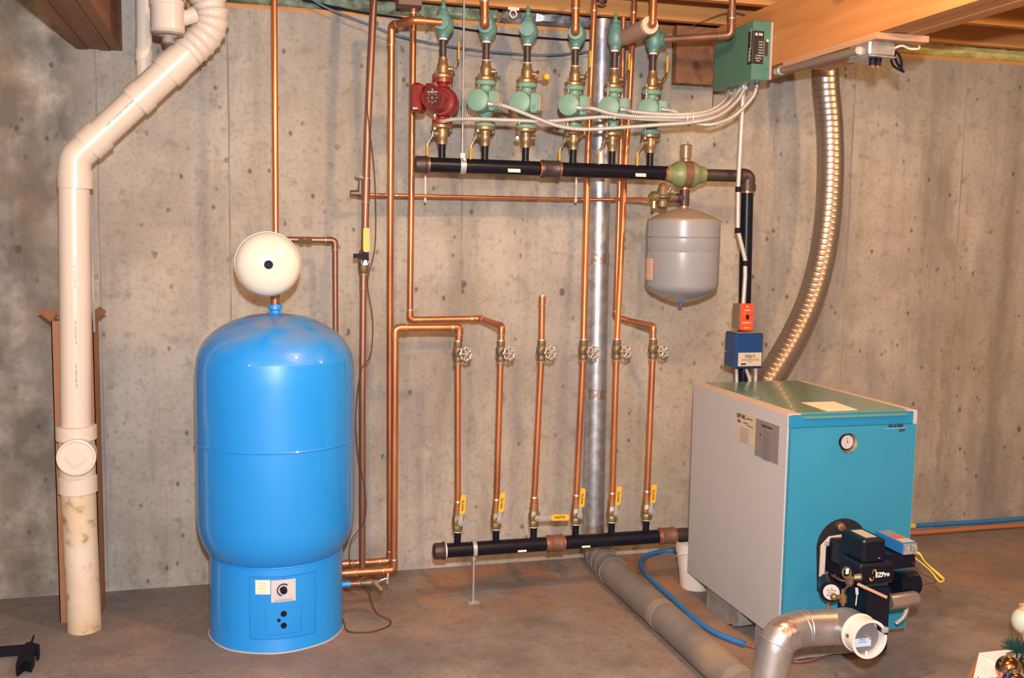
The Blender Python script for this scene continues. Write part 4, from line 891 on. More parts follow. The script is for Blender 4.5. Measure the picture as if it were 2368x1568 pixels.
obj('logo_rule', G().plate(p-ZA*.008, XA, ZA, .085, .0008, .0005), WHITEP, bo); p = A(2086, 995, YF-.0165); text('QHT', .013, p, XA, ZA, BLKP, bo, squeeze=.9, bold=.0006)
# arched opening
oc = A(1947, 1255, YF-.017); wv = .098
pts = [V((oc.x-.088, YF-.0165, oc.z-.165)), V((oc.x+.085, YF-.0165, oc.z-.165))]+[V((oc.x+wv*math.cos(R(a_)), YF-.0165, oc.z-.01+.095*math.sin(R(a_)))) for a_ in range(0, 181, 12)]
obj('burner_opening', G().prism(pts[::-1], V((0, -.0012, 0))), mat('opening_black', (.012, .014, .016), .6), bo)
obj('peephole', G().lathe(A(1942, 1217, YF-.02), V((-.3, -1, .1)), [(0, .016), (.025, .013), (.026, .008)], 16), mat('peephole_brass', (.4, .2, .12), .35, .8), bo)
# burner
bu = thing('oil_burner', 'black oil burner with blue control mounted on the boiler front', 'burner', (oc.x, YF, oc.z-.1))
def bpx(nm, x0, y0, x1, y1, Yf, dep, m, bev=.004, par=None):
    a = A(x0, y1, Yf); b = A(x1, y0, Yf); return obj(nm, G().box((a.x, Yf, a.z), (b.x, Yf+dep, b.z), bev=bev), m, par or bu), a, b
g = G(); a = A(1893, 1345, YF-.03); b = A(1950, 1238, YF-.03)
pts = [(a.x+.06, a.z+.004), (a.x+.022, a.z-.006), (a.x, a.z+.018), (a.x, b.z-.03), (a.x+.03, b.z), (a.x+.1, b.z+.006), (a.x+.1, b.z-.012), (a.x+.036, b.z-.018), (a.x+.018, b.z-.036), (a.x+.018, a.z+.024), (a.x+.026, a.z+.014), (a.x+.06, a.z+.022)]
obj('flange_gasket', G().prism([V((x_, YF-.03, z_)) for x_, z_ in pts][::-1], V((0, -.006, 0))), mat('gasket', (.62, .5, .44), .7), bu)
obj('mounting_flange', G().box((a.x+.018, YF-.034, a.z+.016), (a.x+.14, YF-.002, b.z-.018), bev=.004), BLACK, bu)
for px, py in ((1911, 1257), (1907, 1326)): p = A(px, py, YF-.036); obj('flange_bolt', G().lathe(p, (0, -1, 0), [(0, .009), (.006, .009), (.007, .005), (.012, .005)], 6), STEEL, bu)
hsg, ha, hb = bpx('blower_housing', 1988, 1300, 2072, 1356, -1.53, .12, BLACK, .008)
obj('housing_neck', G().box((ha.x+.03, -1.50, ha.z+.01), (ha.x+.11, YF-.01, hb.z+.02), bev=.006), BLACK, bu)
tf, ta, tb_ = bpx('transformer_cover', 1996, 1246, 2051, 1306, -1.515, .13, BLACK, .008)
obj('transformer_label', G().box((ta.x+.022, -1.49, tb_.z), (tb_.x-.02, -1.41, tb_.z+.001)), LABEL, tf)
obj('cover_screw', G().sph(A(2033, 1291, -1.518), .0035, n=8).sph(A(1998, 1253, -1.517), .004, n=8), CHROME, tf)
p = A(2033, 1331, -1.5315); text('EZPro', .021, p+V((.012, 0, .002)), V((1, 0, .03)), ZA, WHITEP, bu, squeeze=.95, bold=.0009)
p = A(2022, 1330, -1.5312)
for c_, cz_, k_ in ((.0, .008, 1), (-.010, -.008, -1)):
    pts = []
    for j in range(9): a_ = R(200-j*25) if k_ > 0 else R(20-j*25+0); pts.append(p+V((c_+.008*math.cos(a_), 0, cz_+.011*math.sin(a_))))
    n_ = len(pts); inner = [p+V((c_+.002*k_*-1+.005*math.cos(R(200-j*25) if k_ > 0 else R(20-j*25)), 0, cz_+.009*math.sin(R(200-j*25) if k_ > 0 else R(20-j*25)))) for j in range(9)][::-1]
    obj('flame_emblem', G().prism(pts+inner, V((0, -.0008, 0))), YEL, bu)
pb, pa_, pb_ = bpx('drop_panel', 1998, 1356, 2059, 1508, -1.54, .012, BLACK, 0)
obj('panel_side', G().box((A(1985, 1360, -1.44).x, -1.53, A(1985, 1440, -1.44).z), (A(1985, 1360, -1.44).x+.008, -1.33, A(1985, 1360, -1.44).z)), BLACK, bu)
bc, ca, cb_ = bpx('primary_control', 2088, 1255, 2122, 1284, -1.50, .15, BLUEC, .002)
obj('control_label', G().box((ca.x+.002, -1.502, ca.z+.002), (cb_.x-.001, -1.5, cb_.z-.002)), mat('silver_label', (.5, .45, .42), .4, .3, (.2, .17, .16), 90, contrast=.1), bc)
obj('control_top', G().box((ca.x+.002, -1.49, cb_.z), (cb_.x-.002, -1.36, cb_.z+.0012)), mat('grey_blue_top', (.2, .25, .27), .5), bc)
obj('top_sticker', G().box((ca.x+.006, -1.49, cb_.z+.0012), (cb_.x-.004, -1.455, cb_.z+.0022)), LABEL, bc); obj('red_sticker', G().box((ca.x+.006, -1.45, cb_.z+.0012), (cb_.x-.016, -1.42, cb_.z+.0022)), ORANGE, bc)
obj('control_base', G().hull8([V(p_) for p_ in ((ca.x-.06, -1.48, ca.z-.055), (cb_.x+.012, -1.48, ca.z-.05), (cb_.x+.012, -1.35, ca.z-.05), (ca.x-.06, -1.35, ca.z-.055), (ca.x-.06, -1.48, ca.z-.0), (cb_.x+.008, -1.48, ca.z-.008), (cb_.x+.008, -1.35, ca.z-.008), (ca.x-.06, -1.35, ca.z))]), BLACK, bu)
m0 = A(2056, 1392, -1.50); m1 = A(2121, 1383, -1.50)
obj('motor_capacitor', G().lathe(m0, m1-m0, [(0, .021), (.003, .025), ((m1-m0).length-.01, .025), ((m1-m0).length-.002, .021), ((m1-m0).length, .015)], 28), mat('capacitor_steel', (.42, .34, .3), .35, .7), bu)
m0 = A(2070, 1350, -1.44); obj('motor', G().cyl(m0, m0+V((.075, 0, 0)), .04, None, 28), BLACK, bu)
pm0 = A(1920, 1362, -1.42)
fpmp = obj('fuel_pump', G().lathe(pm0, (-.45, -.89, 0), [(-.05, .036), (.025, .036), (.03, .032)], 28), BLACK, bu)
dd = V((-.45, -.89, 0)).normalized(); pl = obj('pump_label', G().lathe(pm0+dd*.031, dd, [(0, .026), (.001, .026)], 28), mat('pump_label', (.62, .54, .5), .5), bu)
tx2 = V((.89, -.45, 0)); 
for s__, z_ in (('A', .014), ('SUNTEC', .006), ('PUMP', -.003), ('3450 RPM', -.011)): text(s__, .008, pm0+dd*.0325+ZA*z_, tx2, ZA, BLKP, bu)
for px, py in ((1942, 1375), (1930, 1373)): pass
v0 = A(1950, 1380, -1.50); obj('oil_valve', G().lathe(v0-ZA*.03, ZA, [(0, .006), (.01, .008), (.012, .012), (.035, .012), (.038, .007), (.055, .006)], 12).cyl(v0+V((-.03, 0, .0)), v0, .008, .007, 10).sph(v0+V((-.034, 0, .002)), .011, n=12), BRASS, bu)
w0 = A(1965, 1342, -1.53); obj('pressure_fitting', G().lathe(w0-ZA*.02, ZA, [(0, .006), (.01, .013), (.03, .014), (.034, .008)], 10).lathe(w0+V((.015, -.0, .008)), (1, -.5, .2), [(0, .009), (.02, .012), (.025, .008)], 10), BRASSD, bu)
obj('nozzle_line', G().tube(spline([A(1908, 1322, -1.33), A(1922, 1330, -1.38), A(1940, 1340, -1.48), A(1965, 1348, -1.54), A(1955, 1362, -1.52), A(1952, 1375, -1.50)], 6), .0035, 8), COPPERD, bu)
obj('coil_loop', G().torus(A(1958, 1325, -1.545), (.2, -1, .2), .017, .0028, 20, 8), BRASSD, bu); obj('white_tag', G().plate(A(1959, 1321, -1.565), XA, ZA, .011, .018, .001), WHITEP, bu)
obj('tan_strap', G().prism([A(1986, 1348, -1.56), A(2053, 1379, -1.56), A(2050, 1385, -1.56), A(1983, 1354, -1.56)][::-1], V((0, .004, 0))), mat('tan_strap', (.55, .33, .2), .6), bu)
obj('bleeder_tube', G().cyl(A(1982, 1374, -1.55), A(1981, 1360, -1.55), .005, None, 8).cyl(A(1982, 1374, -1.55), A(1979, 1400, -1.55), .002, None, 6), PLATE, bu)
flexc([A(2099, 1320, -1.42), A(2100, 1345, -1.42), A(2099, 1360, -1.42), A(2098, 1400, -1.42), A(2090, 1425, -1.42), A(2074, 1440, -1.40)], .0075, 'grey armoured conduit looping down behind the burner motor', m=CONDUIT)
for k, off in enumerate((0, 1)):
    t = tag(obj('yellow_wire', G().tube(spline([A(2106, 1284, -1.46), A(2125, 1278+off*3, -1.47), A(2140, 1300, -1.48), A(2175, 1330+off*4, -1.5), A(2183, 1340, -1.5), A(2172, 1344+off, -1.5), A(2150, 1318, -1.48), A(2112, 1287, -1.46)], 6), .0022, 6), YWIRE), 'yellow thermostat wire loop hanging beside the blue burner control' if not k else 'second strand of yellow wire looped beside the blue burner control', 'wire')
tag(obj('black_wire', G().tube(spline([A(2110, 1300, -1.48), A(2130, 1325, -1.48), A(2165, 1345, -1.49), A(2140, 1352, -1.45), A(2112, 1372, -1.45)], 6), .0015, 6), BROWNW), 'thin dark wire trailing under the yellow wire loop', 'wire')
# concrete blocks
def rblock(lo, hi, label):
    g = G(); n = 6; 
    x0, y0, z0 = lo; x1, y1, z1 = hi
    m_ = 12; top = [(y0+(y1-y0)*i/m_, z1) for i in range(m_+1)]      # broken lower edge, chipped face
    low = [(y0+(y1-y0)*i/m_+rnd.uniform(-.003, .003), z0+(.03*max(0, 1-i/4)*rnd.uniform(.5, 1) if i < 5 else rnd.uniform(0, .004)*(i % 2))) for i in range(m_, -1, -1)]
    out = top+low; nx = 9; vs = []; fs = []; k_ = len(out)
    for j in range(nx):
        for (yy, zz) in out: e = rnd.uniform(-.005, .005) if 0 < j < nx-1 or zz < z1 else 0; vs.append((x0+(x1-x0)*j/(nx-1)+(rnd.uniform(-.008, .004) if j == 0 and zz < z1 else 0), yy+e*.6, min(max(zz+e*.5, 0), z1)))
    for j in range(nx-1):
        for q in range(k_): fs.append((j*k_+q, j*k_+(q+1) % k_, (j+1)*k_+(q+1) % k_, (j+1)*k_+q))
    fs += [tuple(range(k_))[::-1], tuple((nx-1)*k_+q for q in range(k_))]; g.add(vs, fs)
    return tag(obj('concrete_block', g, BLOCK), label, 'block', 'concrete blocks under the boiler')
rblock((1.775, -.96, 0), (2.20, -.70, ZB-.001), 'rough concrete block under the left rear of the boiler')
rblock((1.78, -1.26, 0), (2.20, -1.08, ZB-.001), 'concrete block under the front edge of the boiler')

# ------------------------------------------------------------------ bucket and hose
bc_ = AZ(1608, 1365, 0); bk = thing('plastic_bucket', 'dirty white plastic bucket standing half behind the boiler', 'bucket', (bc_.x+.02, bc_.y+.04, 0))
B0 = V((bc_.x+.02, bc_.y+.04, 0)); zr = A(1600, 1250, B0.y).z
obj('bucket_body', G().lathe(B0, ZA, [(0, .062), (.01, .066), (zr*.75, .082), (zr*.76, .088), (zr-.006, .092), (zr, .094), (zr, .089), (zr*.5, .078), (.02, .06), (.02, .001)], 40, cap=False), BUCKET, bk)
obj('wire_bail', G().torus(B0+V((0, -.01, zr*.72)), (0, .45, 1), .092, .003, 32, 6, a0=60, a1=240), TIE, bk)
obj('blue_print', G().plate(B0+V((.062, -.044, .05)), V((.6, .8, 0)) if False else V((.8, .55, 0)), ZA, .03, .02, .001), BLUEC, bk)
hp = [A(1640, 1252, -.35), AZ(1560, 1270, .015), AZ(1515, 1278, .013), AZ(1488, 1290, .013), AZ(1482, 1308, .013), AZ(1498, 1332, .013), AZ(1530, 1362, .013), AZ(1570, 1398, .013), AZ(1610, 1435, .013), AZ(1660, 1466, .013), AZ(1722, 1490, .013)]
for p_ in hp[1:4]: p_.y = min(p_.y, -.03)
hs = tag(obj('blue_sleeve', G().tube(spline(hp, 8), .0105, 14), BLUE), 'bright blue plastic tubing curving across the floor beside the boiler', 'tubing')
ol = tag(obj('oil_line', G().tube(spline([AZ(1718, 1488, .012), AZ(1745, 1498, .008), AZ(1780, 1510, .008), AZ(1840, 1530, .008), AZ(1895, 1520, .01), AZ(1925, 1498, .02), A(1925, 1470, -1.46), A(1915, 1410, -1.44), A(1918, 1390, -1.42)], 8), .005, 10), mat('oil_line_brown', (.24, .09, .06), .5)), 'brown coated copper oil line looping from the blue tubing to the burner', 'tubing')
for zo, m_, lab, r_ in ((.045, BLUE, 'blue plastic tubing along the foot of the right wall', .011), (.014, mat('orange_sleeve', (.45, .16, .07), .5), 'orange coated oil line along the foot of the right wall', .013)):
    y_ = -.016 if zo > .02 else -.03
    pts = [V((2.2+.3*i, y_-(.004 if i % 2 else 0), zo+rnd.uniform(-.002, .003))) for i in range(11)]
    tag(obj('tubing', G().tube(spline(pts, 4), r_, 12), m_), lab, 'tubing')
p = V((A(2110, 1222, -.03).x, -.016, .045)); tag(obj('pipe_clip', G().cyl(p-XA*.02, p+XA*.02, .0145, None, 12), YWIRE), 'small yellow tape wrap on the blue tubing right of the boiler', 'clip')

# ------------------------------------------------------------------ lower manifold
LX = [A(px, py, YL).x for px, py in ((1058, 1245), (1147, 1240), (1234, 1236), (1331, 1228), (1414, 1222), (1494, 1216))]
zL = A(1200, 1262, YL).z; xa = A(1002, 1276, YL).x
lm = thing('return_manifold', 'black steel manifold low on the wall above the floor', 'manifold', (xa, YL, zL))
xe2 = A(1545, 1240, YL).x
obj('header_pipe', G().cyl((xa+.03, YL, zL), (xe2, YL, zL), .0285, None, 28), IRON, lm)
obj('header_extension', G().cyl((xe2-.02, YL, zL), (1.95, YL, zL), .028, None, 28), IRONB, lm)
obj('end_cap', G().lathe((xa, YL, zL), XA, [(0, .024), (.004, .031), (.012, .0325), (.035, .0325), (.037, .0355), (.045, .0355)], 28), IRONB, lm)
obj('bare_thread', G().cyl((xa+.045, YL, zL), (xa+.051, YL, zL), .0295, None, 24), TAPE, lm)
for px, ln in ((1283, .066), (1541, .066)):
    xc = A(px, 1258, YL).x; obj('pipe_coupling', G().lathe((xc-ln/2, YL, zL), XA, [(0, .029), (0, .034), (.006, .036), (.01, .0335), (ln-.01, .0335), (ln-.006, .036), (ln, .035), (ln, .029)], 28), RUST, lm)
    for s_ in (-1, 1): obj('bare_thread', G().cyl((xc+s_*ln/2, YL, zL), (xc+s_*(ln/2+.007), YL, zL), .0293, None, 24), COPPERB, lm)
for px, py in ((1208, 1273), (1356, 1262)): p = A(px, py, YL-.03); obj('paper_tag', G().plate((p.x, YL-.0262, zL-.012), XA, V((0, .5, 1)), .036, .012, .001), PAPER, lm)
zN = A(1058, 1228, YL).z
for X in LX: obj('inlet_nipple', G().cyl((X, YL, zL+.02), (X, YL, zN), .0133, None, 16).cyl((X, YL, zN-.004), (X, YL, zN+.003), .0155, None, 16, 1), [IRON, TAPE], lm)
xs = A(1096, 1270, YL).x
st = thing('support_rod', 'thin steel rod with clamp and foot plate propping the lower manifold', 'rod', (xs, YL, 0))
obj('rod', G().cyl((xs, YL, .004), (xs, YL, zL-.03), .0042, None, 8), STEEL, st)
obj('clamp_ring', G().lathe((xs-.008, YL, zL), XA, [(0, .0295), (0, .0325), (.016, .0325), (.016, .0295)], 28, cap=False).box((xs-.006, YL-.006, zL-.046), (xs+.006, YL+.006, zL-.03)).box((xs-.006, YL-.038, zL-.014), (xs+.006, YL-.03, zL+.0)), STEEL, st)
obj('foot_plate', G().box((xs-.022, YL-.014, 0), (xs+.022, YL+.014, .004)).lathe((xs, YL, .004), ZA, [(0, .008), (.008, .007)], 6), STEEL, st)
# ball valves
def bvalve(horiz):
    t = thing('ball_valve', '', 'valve')
    obj('valve_body', G().lathe((0, 0, 0), ZA, [(0, .0185), (.004, .02), (.018, .0205), (.024, .019), (.036, .0235), (.05, .0235), (.062, .019), (.068, .0185), (.086, .018), (.088, .0155)], 8), BRASS, t, sharp=25)
    obj('joint_ring', G().cyl((0, 0, .086), (0, 0, .094), .0172, None, 16).cyl((0, 0, .094), (0, 0, .116), .0155, None, 16, 1).cyl((0, 0, .116), (0, 0, .123), .0145, .0125, 16, 2), [COPPERB, COPPER, SOLDER], t)
    d = V((.1, -.995, 0))
    c = V((0, 0, .043)); obj('stem', G().cyl(c+d*.015, c+d*.034, .009, None, 12), BRASS, t)
    if horiz:
        a = c+d*.034; obj('lever', G().plate(a+V((.03, 0, -.0)), (1, 0, -.02), ZA, .075, .017, .003), STEEL, t)
        gp = obj('handle_grip', G().plate(a+V((.095, -.001, -.002)), (1, 0, -.04), (.04, 0, 1), .078, .025, .006, rc=.011), YEL, t); tp_ = a+V((.092, -.008, -.001))
        text('WATTS', .013, tp_, (1, 0, -.04), ZA, BLKP, t, bold=.0003)
    else:
        a = c+d*.034; k_ = V((.08, 0, 1)).normalized(); kx = V((1, 0, -.08)).normalized()
        obj('lever', G().plate(a+k_*.018, kx, k_, .017, .05, .003), STEEL, t)
        obj('handle_grip', G().plate(a+k_*.074+V((.002, -.001, 0)), kx, k_, .022, .078, .006, rc=.009), YEL, t)
        text('WATTS', .0125, a+k_*.07+V((.002, -.0078, 0)), k_, -kx, BLKP, t, bold=.0003)
    obj('lever_nut', G().lathe(a+V((0, -.003, 0)), d, [(0, .0125), (.003, .0125), (.0032, .0075), (.009, .007)], 12), STEEL, t)
    return t
bv = bvalve(False); bh = bvalve(True)
bvl = ['first from the left, beside the end cap', 'second from the left', 'third', 'fourth, left of the steel duct', 'fifth, right of the steel duct', 'sixth, nearest the boiler']
for i, X in enumerate(LX):
    lab = 'ball valve with %s yellow lever, lower manifold, %s' % ('horizontal' if i == 2 else 'upright', bvl[i])
    if i == 0: bv.location = (X, YL, zN); tag(bv, lab, 'valve', 'yellow lever valves on the lower manifold')
    elif i == 2: bh.location = (X, YL, zN); tag(bh, lab, 'valve', 'yellow lever valves on the lower manifold')
    else: dup(bv, (X, YL, zN), lab)
# gate valves
def gvalve():
    t = thing('gate_valve', '', 'valve')
    obj('valve_body', G().lathe((0, 0, -.04), ZA, [(0, .0145), (.004, .0165), (.018, .0165), (.022, .015), (.034, .0205), (.05, .0205), (.06, .015), (.064, .0165), (.08, .0165), (.082, .0145)], 16), BRASSD, t)
    obj('solder_ring', G().cyl((0, 0, -.046), (0, 0, -.039), .0135, .015, 16), SOLDER, t); obj('solder_ring', G().cyl((0, 0, .041), (0, 0, .047), .015, .0135, 16), SOLDER, t)
    d = V((.26, -1, 0)).normalized(); obj('bonnet', G().cyl(d*.012, d*.045, .012, .009, 12).cyl(d*.04, d*.075, .004, None, 8), BRASS, t)
    g = G().torus(d*.066, d, .0235, .0042, 48, 8, wob=.0028); x, y, _ = frame(d)
    for k in range(5):
        a = 2*math.pi*k/5; g.cyl(d*.07, d*.066+(x*math.cos(a)+y*math.sin(a))*.022, .0035, .0028, 6)
    obj('hand_wheel', g, mat('cast_aluminium', (.62, .56, .52), .32, .8), t); obj('wheel_nut', G().lathe(d*.066, d, [(0, .008), (.009, .007), (.01, .003)], 8), STEEL, t)
    return t
gv = gvalve(); GP = [(1059, 814), (1158, 812), (1252, 812), (1349, 812), (1426, 810), (1510, 810)]
zG = A(1158, 813, YL).z; GXs = []
gvl = ['on the first copper riser from the left', 'on the second copper riser', 'under the short capped copper stub', 'left of the steel duct', 'right of the steel duct', 'on the riser nearest the boiler']
for i, (px, py) in enumerate(GP):
    X = A(px, py, YL).x; GXs.append(X); lab = 'gate valve with round metal handwheel '+gvl[i]
    if i == 0: gv.location = (X, YL, zG); tag(gv, lab, 'valve', 'handwheel gate valves across the wall')
    else: dup(gv, (X, YL, zG), lab)
rl = ['leftmost', 'second', 'third', 'fourth', 'fifth', 'rightmost']
for i in range(6):
    pipe('straight copper riser between lower ball valve and gate valve, %s of six' % rl[i], [V((LX[i], YL, zN+.11)), V((GXs[i], YL, zG-.035))], .0122, COPPER, group='copper risers between manifold and gate valves')
pipe('short capped copper stub above the third gate valve', [V((GXs[2], YL, zG+.035)), V((A(1254, 690, YL).x, YL, A(1254, 688, YL).z))], .0122, COPPER, joints=((A(1254, 694, YL), .03),))
pipe('very bright copper pipe rising left of the steel duct to the ceiling', [V((GXs[3], YL, zG+.035)), A(1358, 400, -.33), A(1366, 200, -.3), A(1374, 20, -.3), A(1376, -40, -.3)], .0118, COPPERB, elbows=False, joints=((A(1374, 15, -.3), .03),))
pipe('reddish copper pipe rising from the fifth gate valve past the upper manifold', [V((GXs[4], YL, zG+.035)), A(1445, 400, -.28), A(1456, 230, -.26), A(1466, 20, -.26), A(1468, -40, -.26)], .0118, COPPERB, elbows=False, joints=((A(1466, 20, -.26), .03),))
pipe('thin copper pipe right of the duct, bending to the sixth gate valve', [A(1442, 40, -.2), A(1437, 300, -.2), A(1423, 733, -.2), A(1446, 739, -.2), A(1511, 754, YL), V((GXs[5], YL, zG+.035))], .0115, COPPER, br=.02)
fit = lambda px, py, Y, m: None
# boiler drain under the heater pipes
dz = ob_.z; dv = thing('drain_cock', 'brass drain cock with small blue-grey handle at the foot of the heater', 'valve', (TC.x+.27, -.53, dz))
obj('drain_nipple', G().cyl((TC.x+.262, -.53, dz), (TC.x+.30, -.53, dz), .0095, None, 12), COPPERD, dv)
obj('drain_body', G().lathe((TC.x+.295, -.53, dz), XA, [(0, .013), (.01, .014), (.014, .01), (.03, .012), (.05, .016), (.06, .011), (.085, .011)], 12).cyl((TC.x+.36, -.53, dz), (TC.x+.385, -.55, dz-.028), .011, .008, 10), BRASSD, dv)
obj('drain_handle', G().cyl((TC.x+.37, -.53, dz+.002), (TC.x+.405, -.53, dz+.012), .003, None, 8).plate((TC.x+.405, -.53, dz+.01), V((0, 1, 0)), V((.1, 0, 1)), .012, .042, .006, rc=.004), STEEL, dv)
pts = [V((TC.x+.33, -.545, dz-.01)), V((TC.x+.36, -.56, .04)), V((TC.x+.41, -.57, .008)), V((TC.x+.40, -.62, .004)), V((TC.x+.33, -.66, .004)), V((TC.x+.25, -.64, .005)), V((TC.x+.235, -.58, .03))]
tag(obj('heater_cable', G().tube(spline(pts, 6), .003, 6), BROWNW), 'dark cable looping on the floor at the right foot of the heater', 'cable')
pts = [A(868, -30, -.36), A(853, 90, -.35), A(849, 240, -.35), A(866, 400, -.35), A(868, 560, -.35), A(850, 650, -.36), A(862, 740, -.35), A(857, 820, -.35), A(834, 860, -.36), A(823, 960, -.36), A(828, 1050, -.36), A(846, 1150, -.36), A(840, 1210, -.37), A(812, 1250, -.38), A(808, 1290, -.4), A(812, 1320, -.42)]
tag(obj('thermostat_wire', G().tube(spline(pts, 6), .0022, 6), BROWNW), 'thin brown wire winding down the brown copper pipe', 'wire')

# ------------------------------------------------------------------ armoured conduits of the pumps
Yc_ = YM-.155
grp = 'armoured conduits sweeping from the pumps to the relay box'
ends = [(1690, 196), (1703, 193), (1716, 190), (1727, 188), (1751, 181)]
def E_(i): return A(*ends[i], -.30-.055*i)
flexc([A(1024, 281, YM-.05), A(1048, 276, YM-.09), A(1100, 275, Yc_), A(1180, 278, Yc_), A(1270, 280, Yc_), A(1353, 273, Yc_), A(1422, 270, Yc_), A(1500, 276, Yc_), A(1594, 275, Yc_), A(1650, 262, Yc_+.03), A(1690, 232, -.46), E_(1)-ZA*.01, E_(1)], .0072, 'armoured conduit from the red pump, lowest at its left start', grp=grp)
flexc([A(1135, 240, YM-.11), A(1170, 246, Yc_-.02), A(1235, 271, Yc_-.02), A(1290, 291, Yc_-.01), A(1350, 299, Yc_), A(1450, 294, Yc_), A(1520, 289, Yc_), A(1600, 283, Yc_), A(1660, 268, Yc_+.03), A(1705, 232, -.48), E_(3)-ZA*.01, E_(3)], .0072, 'armoured conduit from the first green pump, sagging lowest in the middle', grp=grp)
flexc([A(1340, 249, YM-.11), A(1372, 251, Yc_-.015), A(1410, 262, Yc_-.015), A(1450, 268, Yc_-.012), A(1510, 271, Yc_-.012), A(1596, 271, Yc_-.012), A(1650, 259, Yc_+.02), A(1695, 228, -.45), E_(2)-ZA*.01, E_(2)], .0072, 'armoured conduit from the third green pump, joining the bundle midway', grp=grp)
flexc([A(1441, 253, YM-.11), A(1470, 259, Yc_-.01), A(1540, 264, Yc_-.01), A(1600, 263, Yc_-.01), A(1645, 253, Yc_+.03), A(1676, 230, -.44), E_(0)-ZA*.01, E_(0)], .0072, 'armoured conduit from the fourth green pump, topmost of the bundle', grp=grp)
flexc([A(1535, 253, YM-.11), A(1562, 259, Yc_+.01), A(1590, 278, Yc_+.03), A(1618, 287, Yc_+.03), A(1655, 286, Yc_+.03), A(1700, 266, -.50), A(1742, 222, -.51), E_(4)-ZA*.01, E_(4)], .0072, 'armoured conduit from the rightmost pump, ending nearest the camera', grp=grp)
cons = [(1135, 240), (1340, 249), (1441, 253), (1535, 253)]
for k, (px, py) in enumerate(cons):
    p = A(px, py, YM-.115); tag(obj('conduit_connector', G().lathe(p-XA*.012, V((1, -.25, -.12)), [(0, .0105), (.01, .0105), (.012, .009), (.04, .009)], 14), STEEL), 'steel conduit connector on the terminal box of the %s' % ('first green pump', 'third green pump', 'fourth green pump', 'rightmost green pump')[k], 'connector', 'conduit connectors at the pumps')
for px, py, w_, lab in ((1585, 272, .034, 'left of the two nylon ties round the conduit bundle'), (1598, 271, .036, 'right of the two nylon ties round the conduit bundle'), (1421, 268, .02, 'nylon tie round two conduits below the fourth pump')):
    p = A(px, py, Yc_-.004); tag(obj('nylon_tie', G().torus(p, XA, w_*.62, .0022, 24, 6), TIE), lab, 'tie')

# ------------------------------------------------------------------ relay box
gx0, gx1, gy0, gy1 = 1.935, 2.018, -.60, -.27
gz0 = AX(1738, 184, gx0).z; gz1 = A(1762, 48, gy0).z
rb = thing('relay_box', 'green six-zone relay box with black label on the side of the beam', 'relay box', (gx0, gy0, gz0))
obj('cover', G().box((gx0, gy0, gz0), (gx1-.008, gy1, gz1), bev=.003), BOXG, rb)
obj('back_plate', G().box((gx1-.008, gy0-.006, gz0+.004), (gx1, gy1, gz1-.004)), mat('relay_back', (.5, .42, .38), .5), rb)
fx0 = gx0+.0
lz1, lz0 = A(1750, 71, gy0).z, A(1750, 148, gy0).z; zc = (lz0+lz1)/2
obj('front_label', G().box((gx0+.001, gy0-.001, lz0), (gx0+.047, gy0, lz1)), mat('label_black', (.03, .02, .018), .6), rb)
obj('side_label', G().box((gx0-.001, gy0+.001, lz0), (gx0, gy0+.038, lz1)), bpy.data.materials['label_black'], rb)
text('SR 506', .0135, (gx0+.024, gy0-.0015, lz1-.014), XA, ZA, WHITEP, rb, squeeze=.85, bold=.0006)
for i_ in range(6): text('ZONE %d' % (i_+1), .0075, (gx0+.035, gy0-.0015, lz1-.042-i_*.0105), XA, ZA, WHITEP, rb, squeeze=.8)
for i_, s__ in enumerate(('6 Zone', 'Switching', 'Relay')): text(s__, .0085, (gx0+.024, gy0-.0015, lz0+.032-i_*.0095), XA, ZA, WHITEP, rb, squeeze=.85)
text('TACO', .02, (gx0-.0015, gy0+.02, lz0+.038), -ZA, V((0, -1, 0)), WHITEP, rb, squeeze=1, bold=.0005); text('ELECTRONIC CONTROLS', .009, (gx0-.0015, gy0+.012, zc+.03), -ZA, V((0, -1, 0)), WHITEP, rb, squeeze=.8)
obj('led_strip', G().box((gx0+.052, gy0-.001, zc-.03), (gx0+.066, gy0, zc+.03)), mat('led_window', (.08, .03, .03), .3), rb); obj('power_light', G().sph((gx0+.0625, gy0-.002, zc+.028), .0042, n=10), LED, rb)
for k in range(5):
    e = E_(k); tag(obj('conduit_fitting', G().lathe((e.x, e.y, gz0-.018), ZA, [(0, .009), (.006, .0115), (.014, .0115), (.018, .009)], 12), mat('zinc_blue', (.42, .48, .58), .3, .8) if k == 0 else bpy.data.materials['zinc_blue']), 'zinc fitting under the green relay box, %s from the wall' % ords[k], 'fitting', 'zinc fittings under the relay box')
# plywood board, junction box, conduit
py0 = -1.285; tag(obj('plywood_board', G().box((2.012, py0, 2.118), (2.212, -.70, 2.139)), PLY), 'flat board screwed under the orange beam carrying the junction box', 'board')
jb = thing('junction_box', 'square galvanised junction box hanging under the beam board', 'junction box', (2.03, -1.22, 2.06))
cn = AZ(2012, 92, 2.117); jx, jy = cn.x, cn.y
obj('box_body', G().box((jx, jy, 2.068), (jx+.10, jy+.12, 2.1175), bev=.006), GALV, jb)
obj('cover_plate', G().box((jx-.002, jy-.002, 2.065), (jx+.102, jy+.122, 2.068)), GALV, jb)
px_ = V((jx+.035, jy+.03, 2.065)); obj('power_socket', G().cyl(px_, px_-ZA*.022, .012, None, 14).cyl(px_+XA*.022, px_+V((.022, 0, -.022)), .010, None, 14), BLACKM, jb)
obj('plug_blade', G().cyl(px_-ZA*.022, px_-ZA*.034, .007, .005, 10).cyl(px_+V((.02, 0, -.022)), px_+V((.02, 0, -.032)), .005, .004, 10), COPPERD, jb)
cc = thing('rigid_conduit', 'grey conduit running under the beam from junction box to relay box', 'conduit', (jx, jy+.05, 2.09))
k0 = V((jx-.004, jy+.055, 2.092)); k1 = V((gx1-.02, gy0-.03, 2.10)); k1 = A(1806, 163, -.66)
